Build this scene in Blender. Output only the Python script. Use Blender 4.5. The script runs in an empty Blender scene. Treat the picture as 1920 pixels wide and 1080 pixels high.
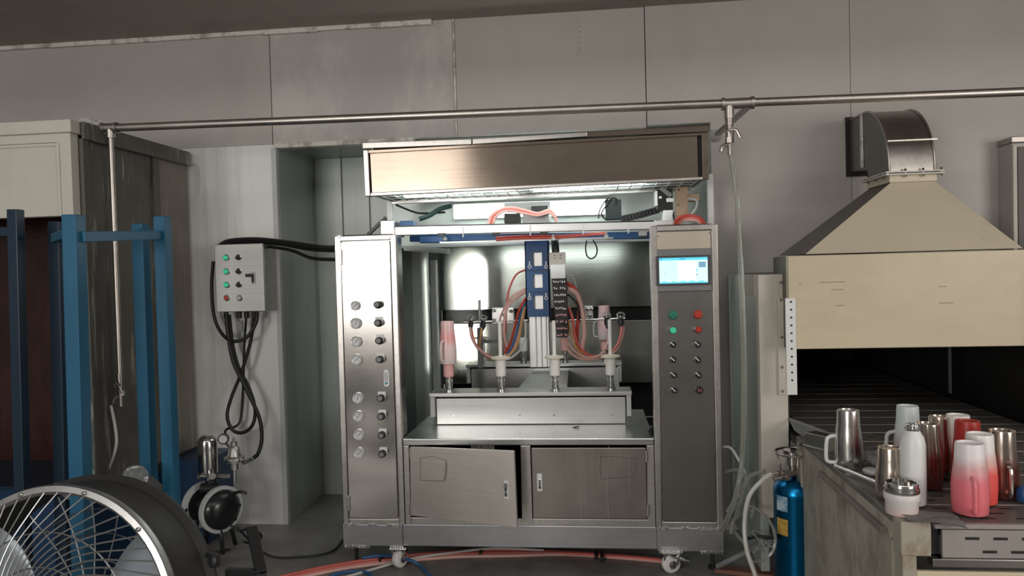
import bpy, bmesh, math, random
from mathutils import Vector, Matrix, Euler
random.seed(7)
S = bpy.context.scene
COL = S.collection
PI = math.pi
# ------------------------------------------------------------------ camera
F = 1400.0; YAW = .107; PIT = .0245; ROL = .0265; EYE = 1.37
cf = Vector((-math.sin(YAW)*math.cos(PIT), math.cos(YAW)*math.cos(PIT), -math.sin(PIT)))
r0 = Vector((math.cos(YAW), math.sin(YAW), 0)); u0 = r0.cross(cf)
cr = r0*math.cos(ROL) - u0*math.sin(ROL); cu = u0*math.cos(ROL) + r0*math.sin(ROL)
cd = bpy.data.cameras.new('camera'); cam = bpy.data.objects.new('camera', cd); COL.objects.link(cam)
cd.sensor_width = 36; cd.lens = F*36/1920; cd.clip_start = .05; cd.clip_end = 200
M4 = Matrix((cr, cu, -cf)).transposed().to_4x4(); M4.translation = Vector((0, 0, EYE)); cam.matrix_world = M4
S.camera = cam
# ------------------------------------------------------------------ light and exposure
S.view_settings.view_transform = 'Standard'; S.view_settings.look = 'None'
S.view_settings.gamma = 1; S.view_settings.use_curve_mapping = False; S.view_settings.exposure = 0.0
w = bpy.data.worlds.new('world'); S.world = w; w.use_nodes = True
w.node_tree.nodes['Background'].inputs[0].default_value = (1.0, .94, .87, 1)
w.node_tree.nodes['Background'].inputs[1].default_value = .17
def area(name, loc, aim, sx, sy, power, col=(1, 1, 1), spread=PI):
    l = bpy.data.lights.new(name, 'AREA'); l.shape = 'RECTANGLE'; l.size = sx; l.size_y = sy; l.energy = power; l.color = col; l.spread = spread
    o = bpy.data.objects.new(name, l); COL.objects.link(o); o.location = loc
    o.rotation_euler = (Vector(aim)-Vector(loc)).to_track_quat('-Z', 'Y').to_euler()
    return o
area('doorway_daylight', (-2.70, -3.6, 1.60), (-2.70, 4, 1.60), 1.95, 1.2, 100, (1, .965, .92))     # open hall door behind the photographer
area('fanlight_daylight', (-2.70, -3.6, 2.75), (-2.70, 4, 2.75), 1.95, 1.1, 15, (1, .94, .87))        # window above that door
area('wall_fill_light', (.3, -3.0, 4.4), (0, 3.9, 1.2), 8, 1.1, 70, (1, .96, .91))                          # unseen fill added high behind the camera to brighten the walls
area('window_daylight', (4.2, -1.3, 1.7), (1.0, 2.2, .8), 2.2, 1.8, 78, (1, .95, .88))                # hall window to the right
area('booth_fill_light', (-.25, 4.32, 1.485), (-.1, 4.9, .5), 1.0, .16, 2.2, (.93, 1, .96))                  # added fill hidden behind the booth lip, brightens the inside
area('booth_streak_light', (-.96, 4.12, 1.10), (-.94, 5.3, 1.10), .07, .66, .8, (1, .99, .92), .3)          # added upright light, makes the bright streak on the back panel

# ------------------------------------------------------------------ helpers
def at(px, py, Y):
    d = cf + cr*((px-960)/F) - cu*((py-540)/F)
    return Vector((0, 0, EYE)) + d*(Y/d.y)
def onz(px, py, z):
    d = cf + cr*((px-960)/F) - cu*((py-540)/F)
    return Vector((0, 0, EYE)) + d*((z-EYE)/d.z)
def kpx(p): return (Vector(p)-Vector((0, 0, EYE))).dot(cf)/F      # metres per pixel at a point
ORG = {}
def smooth_pts(p, k=6):
    p = [Vector(q) for q in p]
    if len(p) < 3 or k < 2: return p
    out = []
    for i in range(len(p)-1):
        a = p[i-1] if i else p[0]*2-p[1]
        b, c = p[i], p[i+1]
        d = p[i+2] if i+2 < len(p) else p[-1]*2-p[-2]
        for j in range(k):
            t = j/k
            out.append(.5*((2*b)+(c-a)*t+(2*a-5*b+4*c-d)*t*t+(3*b-a-3*c+d)*t*t*t))
    out.append(p[-1]); return out
class MB:
    def __init__(s): s.v = []; s.f = []; s.m = []; s.sm = []
    def add(s, vs, fs, mi=0, smooth=False):
        o = len(s.v); s.v += [Vector(x) for x in vs]
        for f in fs: s.f.append([i+o for i in f]); s.m.append(mi); s.sm.append(smooth)
        return s
    def box(s, x0, x1, y0, y1, z0, z1, mi=0):
        x0, x1 = sorted((x0, x1)); y0, y1 = sorted((y0, y1)); z0, z1 = sorted((z0, z1))
        return s.hexa([(x0, y0, z0), (x1, y0, z0), (x1, y0, z1), (x0, y0, z1)], [(x0, y1, z0), (x1, y1, z0), (x1, y1, z1), (x0, y1, z1)], mi)
    def hexa(s, a, b, mi=0):      # a: front loop BL BR TR TL seen from -Y, b: the back loop
        n = len(a); vs = list(a)+list(b)
        fs = [list(range(n)), list(range(2*n-1, n-1, -1))]
        for i in range(n):
            j = (i+1) % n; fs.append([i, i+n, j+n, j])
        return s.add(vs, fs, mi)
    def pbox(s, cx, cy, wpx, hpx, Y, d, mi=0):
        c = at(cx, cy, Y); k = kpx(c)/2
        return s.box(c.x-wpx*k, c.x+wpx*k, Y, Y+d, c.z-hpx*k, c.z+hpx*k, mi)
    def quad(s, cs, Y, d, mi=0):  # four pixel corners BL BR TR TL on the plane Y, extruded by d
        a = [at(x, y, Y) for x, y in cs]; b = [Vector((p.x, Y+d, p.z)) for p in a]
        return s.hexa(a, b, mi)
    def bar(s, p0, p1, w_, h_=None, mi=0, up=(0, 0, 1)):
        p0, p1 = Vector(p0), Vector(p1); h_ = h_ or w_
        t = (p1-p0).normalized(); u = Vector(up)
        if abs(t.dot(u)) > .98: u = Vector((0, 1, 0))
        r = t.cross(u).normalized(); u = r.cross(t)
        q = lambda p: [p-r*w_/2-u*h_/2, p+r*w_/2-u*h_/2, p+r*w_/2+u*h_/2, p-r*w_/2+u*h_/2]
        return s.hexa(q(p0), q(p1), mi)
    def tube(s, pts, r, n=8, k=6, mi=0, closed=False):
        p = smooth_pts(pts, k); m = len(p)
        t0 = (p[1]-p[0]).normalized(); u = t0.orthogonal().normalized(); vs = []
        for i in range(m):
            t = (p[min(i+1, m-1)]-p[max(i-1, 0)])
            if closed: t = p[(i+1) % m]-p[i-1]
            t.normalize(); u = (u-t*u.dot(t)).normalized(); b = t.cross(u)
            rr = r if not callable(r) else r(i/(m-1))
            for j in range(n): a = 2*PI*j/n; vs.append(p[i]+(u*math.cos(a)+b*math.sin(a))*rr)
        fs = []
        for i in range(m if closed else m-1):
            i2 = (i+1) % m
            for j in range(n):
                j2 = (j+1) % n; fs.append([i*n+j, i*n+j2, i2*n+j2, i2*n+j])
        s.add(vs, fs, mi, True)
        if not closed:
            s.add([vs[j] for j in range(n)], [list(range(n-1, -1, -1))], mi); s.add([vs[(m-1)*n+j] for j in range(n)], [list(range(n))], mi)
        return s
    def cyl(s, p0, p1, r, r1=None, n=16, mi=0):
        r1 = r if r1 is None else r1
        return s.lathe([(r, 0), (r1, (Vector(p1)-Vector(p0)).length)], p0, Vector(p1)-Vector(p0), n, mi, caps=True, smooth=True)
    def lathe(s, prof, base, axis=(0, 0, 1), n=24, mi=0, caps=True, smooth=True, sharp=True):
        base = Vector(base); t = Vector(axis).normalized(); u = t.orthogonal().normalized(); b = t.cross(u)
        ring = lambda r, h: [base+t*h+(u*math.cos(2*PI*j/n)+b*math.sin(2*PI*j/n))*r for j in range(n)]
        for i in range(len(prof)-1):
            vs = ring(*prof[i])+ring(*prof[i+1])
            s.add(vs, [[j, (j+1) % n, n+(j+1) % n, n+j] for j in range(n)], mi, smooth)
        if caps:
            if prof[0][0] > 1e-6: s.add(ring(*prof[0]), [list(range(n-1, -1, -1))], mi)
            if prof[-1][0] > 1e-6: s.add(ring(*prof[-1]), [list(range(n))], mi)
        return s
    def build(s, name, mats, parent=None, bevel=0, origin=None, kind=None, weld=True):
        if not isinstance(mats, (list, tuple)): mats = [mats]
        if origin is None:
            if parent is not None: origin = ORG[parent.name]
            else:
                xs = [v.x for v in s.v]; ys = [v.y for v in s.v]; zs = [v.z for v in s.v]
                origin = Vector(((min(xs)+max(xs))/2, (min(ys)+max(ys))/2, min(zs)))
        me = bpy.data.meshes.new(name)
        me.from_pydata([v-origin for v in s.v], [], s.f)
        for m in mats: me.materials.append(m)
        me.polygons.foreach_set('material_index', s.m); me.polygons.foreach_set('use_smooth', s.sm)
        if weld:
            bm = bmesh.new(); bm.from_mesh(me); bmesh.ops.remove_doubles(bm, verts=bm.verts, dist=1e-5)
            bmesh.ops.recalc_face_normals(bm, faces=bm.faces)
            for e in bm.edges:
                if len(e.link_faces) == 2 and e.calc_face_angle(0) > .7: e.smooth = False
            bm.to_mesh(me); bm.free()
        o = bpy.data.objects.new(name, me); COL.objects.link(o)
        if parent is not None: o.parent = parent
        else: o.location = origin
        ORG[o.name] = origin
        if bevel:
            b = o.modifiers.new('bevel', 'BEVEL'); b.width = bevel; b.segments = 2; b.limit_method = 'ANGLE'; b.angle_limit = .8
        if kind: o['kind'] = kind
        return o
def tag(o, label, cat, group=None):
    o['label'] = label; o['category'] = cat
    if group: o['group'] = group
    return o
def thing(name, label, cat, loc, group=None):
    o = bpy.data.objects.new(name, None); COL.objects.link(o); o.location = loc; o.empty_display_size = .05
    ORG[o.name] = Vector(loc); return tag(o, label, cat, group)
def struct(name, mb, mat, bevel=0):
    o = mb.build(name, mat, bevel=bevel); o['kind'] = 'structure'; return o
def solo(name, mb, mat, label, cat, group=None, bevel=0):
    return tag(mb.build(name, mat, bevel=bevel), label, cat, group)

# ------------------------------------------------------------------ materials
def base_mat(name):
    m = bpy.data.materials.new(name); m.use_nodes = True; nt = m.node_tree
    return m, nt, nt.nodes['Principled BSDF']
def noise(nt, scale, stretch=(1, 1, 1), detail=4, rough=.6):
    tc = nt.nodes.new('ShaderNodeTexCoord'); mp = nt.nodes.new('ShaderNodeMapping'); mp.inputs['Scale'].default_value = stretch
    n = nt.nodes.new('ShaderNodeTexNoise'); n.inputs['Scale'].default_value = scale; n.inputs['Detail'].default_value = detail; n.inputs['Roughness'].default_value = rough
    nt.links.new(tc.outputs['Object'], mp.inputs[0]); nt.links.new(mp.outputs[0], n.inputs['Vector']); return n
def ramp(nt, src, stops):
    r = nt.nodes.new('ShaderNodeValToRGB'); nt.links.new(src, r.inputs[0]); e = r.color_ramp.elements
    while len(e) < len(stops): e.new(.5)
    for k, (p, c) in enumerate(stops): e[k].position = p; e[k].color = (*c, 1) if len(c) == 3 else c
    return r
def mix(nt, fac, a, b, mode='MIX'):
    x = nt.nodes.new('ShaderNodeMix'); x.data_type = 'RGBA'; x.blend_type = mode
    for sock, v in ((x.inputs[0], fac), (x.inputs[6], a), (x.inputs[7], b)):
        if hasattr(v, 'links') or hasattr(v, 'is_output'): nt.links.new(v, sock)
        elif isinstance(v, (int, float)): sock.default_value = v
        else: sock.default_value = (*v, 1)
    return x.outputs[2]
def bump(nt, p, src, strength, dist=.002):
    b = nt.nodes.new('ShaderNodeBump'); b.inputs['Strength'].default_value = strength; b.inputs['Distance'].default_value = dist
    nt.links.new(src, b.inputs['Height']); nt.links.new(b.outputs[0], p.inputs['Normal'])
def paint(name, col, rough=.5, metal=0, dirt=None, dscale=3, dstretch=(1, 1, 1), damt=(.5, .72), var=.06, bstr=0, bscale=60):
    m, nt, p = base_mat(name); p.inputs['Roughness'].default_value = rough; p.inputs['Metallic'].default_value = metal
    n = noise(nt, 2.3); c = ramp(nt, n.outputs['Fac'], [(.3, tuple(x*(1-var) for x in col)), (.7, tuple(min(1, x*(1+var)) for x in col))]).outputs[0]
    if dirt:
        d = noise(nt, dscale, dstretch, 7, .7); r = ramp(nt, d.outputs['Fac'], [(damt[0], (0, 0, 0)), (damt[1], (1, 1, 1))])
        c = mix(nt, r.outputs[0], c, dirt)
    nt.links.new(c, p.inputs['Base Color'])
    if bstr: bump(nt, p, noise(nt, bscale, (1, 1, 1), 5).outputs['Fac'], bstr)
    return m
def steel(name, col=(.56, .54, .51), rough=.3, direction='h', var=.12, grain=.25, stain=None, aniso=0):
    m, nt, p = base_mat(name); p.inputs['Metallic'].default_value = 1
    st = {'h': (1.2, 1.2, 220), 'v': (220, 220, 1.2), 'n': (30, 30, 30)}[direction]
    g = noise(nt, 1.6, st, 3, .6); b = noise(nt, 2.2, (1, 1, 1), 5, .6)
    c = ramp(nt, b.outputs['Fac'], [(.25, tuple(x*(1-var) for x in col)), (.75, tuple(min(1, x*(1+var)) for x in col))]).outputs[0]
    c = mix(nt, .22, c, ramp(nt, g.outputs['Fac'], [(.3, (.25, .25, .25)), (.7, (1, 1, 1))]).outputs[0], 'MULTIPLY')
    if stain:
        d = noise(nt, 2.0, (1, 1, .35), 8, .72); c = mix(nt, ramp(nt, d.outputs['Fac'], [(.52, (0, 0, 0)), (.75, (.8, .8, .8))]).outputs[0], c, stain)
    nt.links.new(c, p.inputs['Base Color'])
    r = nt.nodes.new('ShaderNodeMapRange'); r.inputs[3].default_value = rough*.8; r.inputs[4].default_value = rough*1.3
    nt.links.new(b.outputs['Fac'], r.inputs[0]); nt.links.new(r.outputs[0], p.inputs['Roughness'])
    bump(nt, p, g.outputs['Fac'], grain, .0004)
    return m
def emit(name, col, strength):
    m, nt, p = base_mat(name); p.inputs['Base Color'].default_value = (*[c*.5 for c in col], 1)
    p.inputs['Emission Color'].default_value = (*col, 1); p.inputs['Emission Strength'].default_value = strength; return m
def clear(name, col, trans=.6, rough=.15, alpha=1):
    m, nt, p = base_mat(name); p.inputs['Base Color'].default_value = (*col, 1); p.inputs['Roughness'].default_value = rough
    p.inputs['Transmission Weight'].default_value = trans; p.inputs['IOR'].default_value = 1.35; p.inputs['Alpha'].default_value = alpha; return m
def fade(name, stops, rough=.35, metal=None):
    m, nt, p = base_mat(name); tc = nt.nodes.new('ShaderNodeTexCoord'); sx = nt.nodes.new('ShaderNodeSeparateXYZ')
    nt.links.new(tc.outputs['Object'], sx.inputs[0])
    n = noise(nt, 30, (1, 1, 1), 3); ad = nt.nodes.new('ShaderNodeMath'); ad.operation = 'MULTIPLY_ADD'; ad.inputs[1].default_value = .03
    nt.links.new(n.outputs['Fac'], ad.inputs[0]); nt.links.new(sx.outputs['Z'], ad.inputs[2])
    mr = nt.nodes.new('ShaderNodeMapRange'); mr.inputs[2].default_value = .24; nt.links.new(ad.outputs[0], mr.inputs[0])
    nt.links.new(ramp(nt, mr.outputs[0], stops).outputs[0], p.inputs['Base Color']); p.inputs['Roughness'].default_value = rough
    if metal: nt.links.new(ramp(nt, mr.outputs[0], metal).outputs[0], p.inputs['Metallic'])
    return m
m_wall = paint('wall_panel_grey', (.46, .435, .41), .42, 0, (.38, .36, .335), 1.4, (1, 1, .35), (.5, .8), .05)
m_wall_smear = paint('wall_panel_smeared', (.44, .418, .395), .45, 0, (.54, .52, .49), 2.2, (1, 1, .5), (.5, .62), .06)
m_wall_lower = paint('wall_panel_streaked', (.80, .80, .78), .38, .1, (.50, .50, .48), 3, (3, 3, .12), (.45, .8), .05)
m_jamb = paint('recess_panel', (.48, .52, .49), .4, .3, (.33, .36, .34), 2, (2, 2, .2), (.45, .8))
m_ceil = paint('ceiling_grey', (.34, .29, .255), .6, 0, (.2, .18, .16), 1.2, (1, 1, 1), (.5, .8))
m_trim = paint('pale_sealant', (.72, .69, .64), .5, 0, (.4, .37, .33), 12, (1, 1, 1), (.5, .6))
m_seam = paint('dark_joint', (.10, .095, .09), .7)
m_floor = paint('dark_concrete', (.26, .25, .235), .45, 0, (.15, .14, .13), 2.5, (1, 1, 1), (.45, .65), .2, .25, 40)
m_st = steel('brushed_steel', (.62, .585, .55), .17, 'h', .10, .06)
m_stv = steel('brushed_steel_vertical', (.62, .6, .57), .28, 'v')
m_std = steel('dull_steel', (.41, .39, .37), .24, 'h', .12, .06)
m_door = steel('cupboard_steel', (.74, .69, .64), .46, 'h', .08, .25); m_door.node_tree.nodes['Principled BSDF'].inputs['Metallic'].default_value = .55
m_frame = steel('frame_steel', (.66, .63, .60), .33, 'n', .1, .05)
m_base = steel('base_steel', (.55, .55, .57), .36, 'h', .15, .15)
m_hood = steel('hood_steel', (.52, .43, .355), .12, 'h', .1, .06)
m_beam = steel('beam_steel', (.68, .68, .67), .33, 'h', .1)
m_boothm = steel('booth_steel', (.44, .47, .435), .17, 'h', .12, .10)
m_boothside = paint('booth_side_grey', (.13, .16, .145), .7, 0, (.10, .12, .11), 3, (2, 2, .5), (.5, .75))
m_booth2 = steel('wet_booth_steel', (.52, .53, .48), .25, 'v', .15, .9)
m_alu = steel('aluminium_profile', (.78, .78, .77), .38, 'v', .05, .1)
m_gant = steel('anodised_beam', (.9, .9, .89), .34, 'h', .04, .05)
m_bez = paint('gauge_rim', (.78, .78, .77), .3, .3)
m_mugst = steel('brushed_mug_steel', (.76, .74, .715), .2, 'n', .04, .02)
m_mugbr = steel('brushed_brown_steel', (.70, .61, .53), .2, 'n', .05, .02)
m_chrome = steel('polished_steel', (.72, .71, .69), .13, 'n', .05, .02)
m_chromeb = steel('warm_polished_steel', (.70, .61, .53), .14, 'n', .05, .02)
m_galv = steel('galvanised_duct', (.42, .385, .36), .33, 'n', .22, .1, (.22, .2, .18))
m_pipe = steel('steel_pipe', (.56, .52, .48), .35, 'n', .15, .1)
m_white = paint('white_enamel', (.82, .83, .82), .35)
m_ptfe = paint('white_plastic', (.84, .82, .78), .45)
m_cream = paint('cream_enamel', (.66, .565, .405), .45, 0, (.52, .43, .31), 1.6, (.5, .5, 1), (.5, .75), .04)
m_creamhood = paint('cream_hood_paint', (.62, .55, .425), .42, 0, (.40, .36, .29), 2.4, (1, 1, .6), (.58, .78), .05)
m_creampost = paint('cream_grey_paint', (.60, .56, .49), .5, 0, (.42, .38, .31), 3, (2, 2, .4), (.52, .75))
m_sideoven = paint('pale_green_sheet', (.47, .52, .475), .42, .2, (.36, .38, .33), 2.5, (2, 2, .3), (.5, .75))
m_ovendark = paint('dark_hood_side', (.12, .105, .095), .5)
m_boothcream = paint('booth_cream_paint', (.58, .56, .50), .5, 0, (.47, .45, .40), 2, (1, 1, 1), (.5, .75), .04)
m_dirty = paint('stained_booth_side', (.10, .095, .08), .5, 0, (.36, .345, .30), 4, (5, 5, .45), (.55, .66), .3)
m_dirty2 = paint('brown_stained_sheet', (.20, .175, .15), .5, 0, (.34, .31, .28), 5, (5, 5, .2), (.55, .75), .25)
m_water = paint('red_brown_wet_panel', (.030, .011, .009), .18, 0, (.055, .02, .016), 9, (1, 1, .4), (.45, .7), .3, .8, 26)
m_orange = paint('orange_sheet', (.42, .13, .03), .5)
m_blue = paint('blue_enamel', (.011, .105, .20), .38, 0, (.02, .135, .24), 5, (1, 1, .3), (.5, .7), .12)
m_bluedk = paint('dark_and_shaded_blue', (.006, .022, .045), .35, 0, (.01, .03, .06), 5, (1, 1, .3), (.5, .7), .15)  # dark blue of the tank rim; on posts, shade put into the blue
m_blue2 = paint('tank_blue', (.008, .035, .09), .4)
m_navy = paint('navy_enamel', (.018, .085, .235), .38)
m_gas = steel('metallic_blue_paint', (.01, .17, .38), .27, 'n', .08, .02)
m_blk = paint('black_rubber', (.012, .012, .012), .5)
m_blkp = paint('black_plastic', (.02, .02, .021), .35)
m_dark = paint('dark_inside', (.012, .012, .012), .7)
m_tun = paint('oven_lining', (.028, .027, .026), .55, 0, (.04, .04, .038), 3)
m_gry = paint('grey_plastic', (.22, .225, .23), .5)
m_lgry = paint('light_grey_paint', (.55, .56, .56), .45)
m_slat = paint('burnt_slat', (.15, .135, .125), .45, .15, (.24, .21, .195), 6, (.4, 4, 1), (.5, .75), .15)
m_slatf = paint('front_slat', (.36, .33, .31), .5, .3, (.2, .18, .17), 6, (1, 1, 1), (.52, .65), .15)
m_tabside = paint('worn_painted_side', (.43, .395, .325), .55, 0, (.20, .18, .145), 5, (1.4, 1.4, .8), (.44, .66), .15)
m_tabpost = paint('rusty_painted_post', (.40, .365, .30), .5, 0, (.22, .15, .08), 7, (1, 1, .5), (.55, .68), .1)
m_tabtop = paint('greasy_table_top', (.16, .15, .14), .42, .2, (.08, .07, .065), 6, (1, 1, 1), (.45, .65))
m_green = emit('green_lamp', (.05, .55, .28), .55)
m_greenb = paint('green_button', (.03, .22, .15), .35)
m_redb = paint('red_button', (.55, .05, .03), .35)
m_teal = paint('teal_dot', (.05, .35, .38), .4)
m_dial = paint('gauge_dial', (.72, .74, .76), .4)
m_paper = paint('white_paper', (.88, .88, .88), .6)
m_hose = clear('clear_hose', (.62, .64, .58), .75, .15)
m_hosepale = clear('milky_hose', (.80, .80, .76), .25, .3)
m_pink = paint('pink_hose', (.74, .17, .14), .4)
m_pinkp = clear('pale_pink_hose', (.90, .56, .50), .2, .35)
m_redh = paint('red_hose', (.55, .07, .05), .4)
m_orh = paint('orange_hose', (.75, .42, .16), .4)
m_bluh = paint('blue_hose', (.03, .12, .30), .4)
m_glass = clear('clear_plastic', (.92, .95, .95), .9, .08)
m_lamp = emit('lamp_diffuser', (.94, 1, .97), 9)
m_lamp2 = emit('hood_lamp_tube', (.92, 1, .98), 12)
m_mesh = paint('wire_white', (.80, .82, .81), .35, .3)
m_filter = paint('filter_cloth', (.70, .78, .75), .7, 0, (.3, .33, .32), 14, (1, 1, 1), (.5, .6), .1, .6, 30)
m_brass = paint('brown_plate', (.40, .29, .20), .45, .4)
m_fan = paint('fan_drum_black', (.030, .028, .027), .55)
m_fanring = steel('fan_ring_alloy', (.55, .55, .54), .38, 'n', .1, .05)
m_wire = steel('fan_wire', (.42, .42, .42), .4, 'n', .05, .02)
m_blade = paint('fan_blade_grey', (.42, .47, .52), .4, .3)
m_card = paint('grey_board', (.17, .165, .16), .6)
m_mark = paint('marker_ink', (.05, .045, .045), .6)
m_weld = paint('weld_bead', (.80, .80, .80), .3, .8, (.4, .4, .4), 60, (1, 1, 1), (.45, .55), .1, .8, 90)
m_scr = emit('screen_blue', (.10, .62, .86), 1.0); m_scr2 = emit('screen_pale', (.62, .95, 1.0), 1.05); m_scr3 = emit('screen_white', (.95, 1, 1), 1.1)
m_scrd = emit('screen_dark', (.02, .20, .35), .7); m_scrg = emit('screen_green', (.15, .8, .4), .8)

# ------------------------------------------------------------------ setting
WY = 3.92; RB = 4.48; CZ = 2.70; XL = -1.695; XR = .62
struct('floor', MB().box(-6, 6, -5, 7, -.1, 0), m_floor)
struct('ceiling', MB().box(-6, 6, 2.7, 6, CZ, CZ+.1), m_ceil)
x1, x2, x3, x4 = at(508, 150, WY).x, at(855, 140, WY).x, at(1211, 120, WY).x, at(1594, 95, WY).x
OZ = 2.085
wb = struct('wall_back', MB().box(-6, XL-.01, WY+.04, WY+.09, 0, CZ).box(XL-.01, XR+.01, WY+.04, WY+.09, OZ+.01, CZ).box(XR+.01, 6, WY+.04, WY+.09, 1.24, CZ).box(XR+.01, .72, WY+.04, WY+.09, 0, 1.24), m_seam)
g = .004
MB().box(-6, -3.9, WY, WY+.04, 0, CZ).build('wall_panel', m_wall, wb, .002)
MB().box(-3.9+g, x1-g, WY, WY+.04, OZ, CZ).build('wall_panel', m_wall, wb, .002)
MB().box(-3.9+g, XL, WY, WY+.04, 0, OZ).build('wall_panel', m_wall_lower, wb, .002)
MB().box(x1, x2-.012, WY, WY+.04, OZ, CZ).build('wall_panel', m_wall_smear, wb, .002)
MB().box(x2, x3-g, WY, WY+.04, OZ, CZ).build('wall_panel', m_wall, wb, .002)
MB().box(x3, x4-g, WY-.004, WY+.04, OZ+.01, CZ).box(XR, x4-g, WY-.004, WY+.04, 1.24, OZ+.01).box(XR, .72, WY-.004, WY+.04, 0, 1.24).build('wall_panel', m_wall, wb)
MB().box(x4, 3.2, WY, WY+.04, 1.24, CZ).build('wall_panel', m_wall, wb, .002)
MB().box(3.2+g, 6, WY, WY+.04, 0, CZ).build('wall_panel', m_wall, wb, .002)
MB().box(x2-.011, x2-.001, WY-.006, WY+.03, OZ, CZ).build('joint_strip', m_trim, wb)
rc = struct('wall_recess', MB().box(XL-.05, XL+.0, WY+.04, RB+.02, 0, OZ).box(XL-.05, -1.0, RB, RB+.05, 0, 2.2).box(XR, XR+.05, WY+.09, RB, 0, OZ), m_jamb)
for k in range(4):
    a = XL+.012+k*.172
    MB().box(a, a+.166, RB-.012, RB, .0, OZ).build('wall_panel', m_jamb, rc, .003)
struct('trim_1', MB().box(XL-.004, -.93, WY-.012, WY+.05, OZ-.022, OZ+.004), m_trim, .003)
mt = MB()
for k in range(9):
    a = -3.6+k*.31
    mt.box(a, a+.312, WY-.02-random.random()*.008, WY, CZ-.022-random.random()*.006, CZ)
struct('trim_2', mt, m_trim, .003)
struct('trim_3', MB().box(XL-.022, XL+.004, WY-.006, WY+.03, 0, OZ-.02), m_lgry, .003)
struct('wall_recess_roof', MB().box(XL-.05, XR+.05, WY+.09, 5.5, OZ, OZ+.03), m_jamb)
# handwriting on the upper wall panel: rows of faint red-brown strokes
sm = MB()
for k in range(7):
    c = at(1085, 38+k*10.5, WY-.001)
    for j in range(3):
        a = random.uniform(-.012, .012); b = random.uniform(-.008, .008)
        sm.bar((c.x+a-.008, WY-.001, c.z+b), (c.x+a+.006, WY-.001, c.z+b+random.uniform(-.008, .008)), .0016, .001)
sm.build('pencil_mark', paint('faint_ink', (.36, .30, .27), .6), wb)
solo('hanging_wire', MB().tube([at(352, 305, WY-.02), at(368, 310, WY-.02), at(371, 335, WY-.02), at(370, 364, WY-.02)], .0025, 6), m_lgry, 'thin loose grey wire dangling on the wall beside the cream booth', 'wire')

# ------------------------------------------------------------------ left spray booth
bx = -2.2; bf = 2.985; bt = 2.06
T = thing('paint_booth', 'cream topped paint spray booth with stained dark side, at left wall', 'spray booth', (bx-1, bf, 0))
zb = at(60, 407, bf).z
MB().box(-5, bx, bf, bf+.05, zb, bt-.055).build('front_panel', m_boothcream, T, .003)
MB().box(-5, bx+.012, bf-.012, bf+.05, bt-.055, bt).build('top_rail', m_boothcream, T, .004)
xi = at(108, 300, bf).x
MB().box(-5, xi, bf-.006, bf, bt-.11, bt-.095).box(xi, xi+.012, bf-.006, bf, zb, bt-.095).build('panel_edge', m_boothcream, T, .002)
MB().box(bx-.05, bx, bf+.05, 3.9, .44, bt-.055).build('side_panel', m_dirty, T)
yb = 3.62
MB().box(bx-.045, bx+.006, yb, 3.9, .44, bt-.06).build('side_panel', m_dirty2, T, .002)
MB().box(bx, bx+.02, bf+.05, bf+.09, .44, bt-.055).box(bx, bx+.016, yb-.05, yb, .9, bt-.055).build('side_frame', m_dirty, T, .003)
MB().box(bx-.05, bx+.03, bf+.05, 3.9, bt-.075, bt).build('side_rail', m_dirty, T, .003)
MB().box(bx-.06, bx+.01, bf+.05, 3.9, .40, .44).build('bottom_rail', m_dark, T, .003)
MB().box(-5, bx-.05, 3.5, 3.54, .4, 1.9).build('water_curtain', m_water, T)
MB().box(-5, bx-.05, bf+.05, 3.54, 1.9, 1.93).build('inner_roof', m_dark, T)
MB().box(bx-.085, bx-.052, bf+.06, bf+.10, .82, 1.5).build('orange_strip', m_orange, T)
MB().box(-5, -1.99, 3.62, 3.9, 0, .43).box(-5, -2.25, 3.05, 3.62, 0, .45).build('water_tank', m_blue2, T, .006)
MB().box(-5, -2.24, 3.04, 3.62, .45, .465).build('tank_rim', m_bluedk, T, .004)
# crumpled plastic on the booth roof
mb = MB(); c = at(168, 236, 3.2)
for k in range(7):
    a = random.uniform(0, 6.3); mb.tube([c+Vector((random.uniform(-.05, .05), random.uniform(-.04, .04), random.uniform(-.02, .035))) for _ in range(4)], .0025, 5, 4)
solo('crumpled_film', mb, m_hosepale, 'crumpled scrap of clear film on the cream booth roof edge', 'plastic film')

# blue rack
T = thing('post_rack', 'blue square-tube rack with joined cross rails before the stained booth side', 'rack', (at(140, 405, 2.25).x, 2.4, 0))
def post(px0, py0, px1, py1, Y, wd, par, mat, zbot=.0):
    a = at(px0, py0, Y); b = at(px1, py1, Y); t = (b-a)/(b.z-a.z); b = a+t*(zbot-a.z)
    b.x = a.x+(b.x-a.x)*1; 
    return MB().bar(a, b, wd, wd, up=(0, 1, 0)).build('post', mat, par, .003)
post(138, 403, 152, 905, 2.25, .050, T, m_blue); post(304, 406, 322, 930, 2.75, .048, T, m_blue)
post(263, 420, 279, 885, 3.0 if False else 2.9, .050, T, m_blue); post(107, 416, 118, 890, 2.55, .044, T, m_bluedk)  # last post coloured darker for the shade before the booth opening
MB().bar(at(150, 444, 2.25), at(302, 441, 2.75), .036, .034).build('cross_rail', m_blue, T, .002)
MB().bar(at(104, 447, 2.53), at(128, 438, 2.27), .03, .03).build('cross_rail', m_blue, T, .002)
MB().bar(at(263, 434, 2.9), at(303, 441, 2.75), .03, .03).build('cross_rail', m_blue, T, .002)
sz = at(200, 905, 2.5).z
MB().hexa([at(100, 905, 2.5), at(135, 925, 2.25), at(322, 925, 2.75), at(282, 888, 2.9)], [at(100, 905, 2.5)-Vector((0, 0, .03)), at(135, 925, 2.25)-Vector((0, 0, .03)), at(322, 925, 2.75)-Vector((0, 0, .03)), at(282, 888, 2.9)-Vector((0, 0, .03))]).build('lower_shelf', m_card, T, .003)
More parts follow.
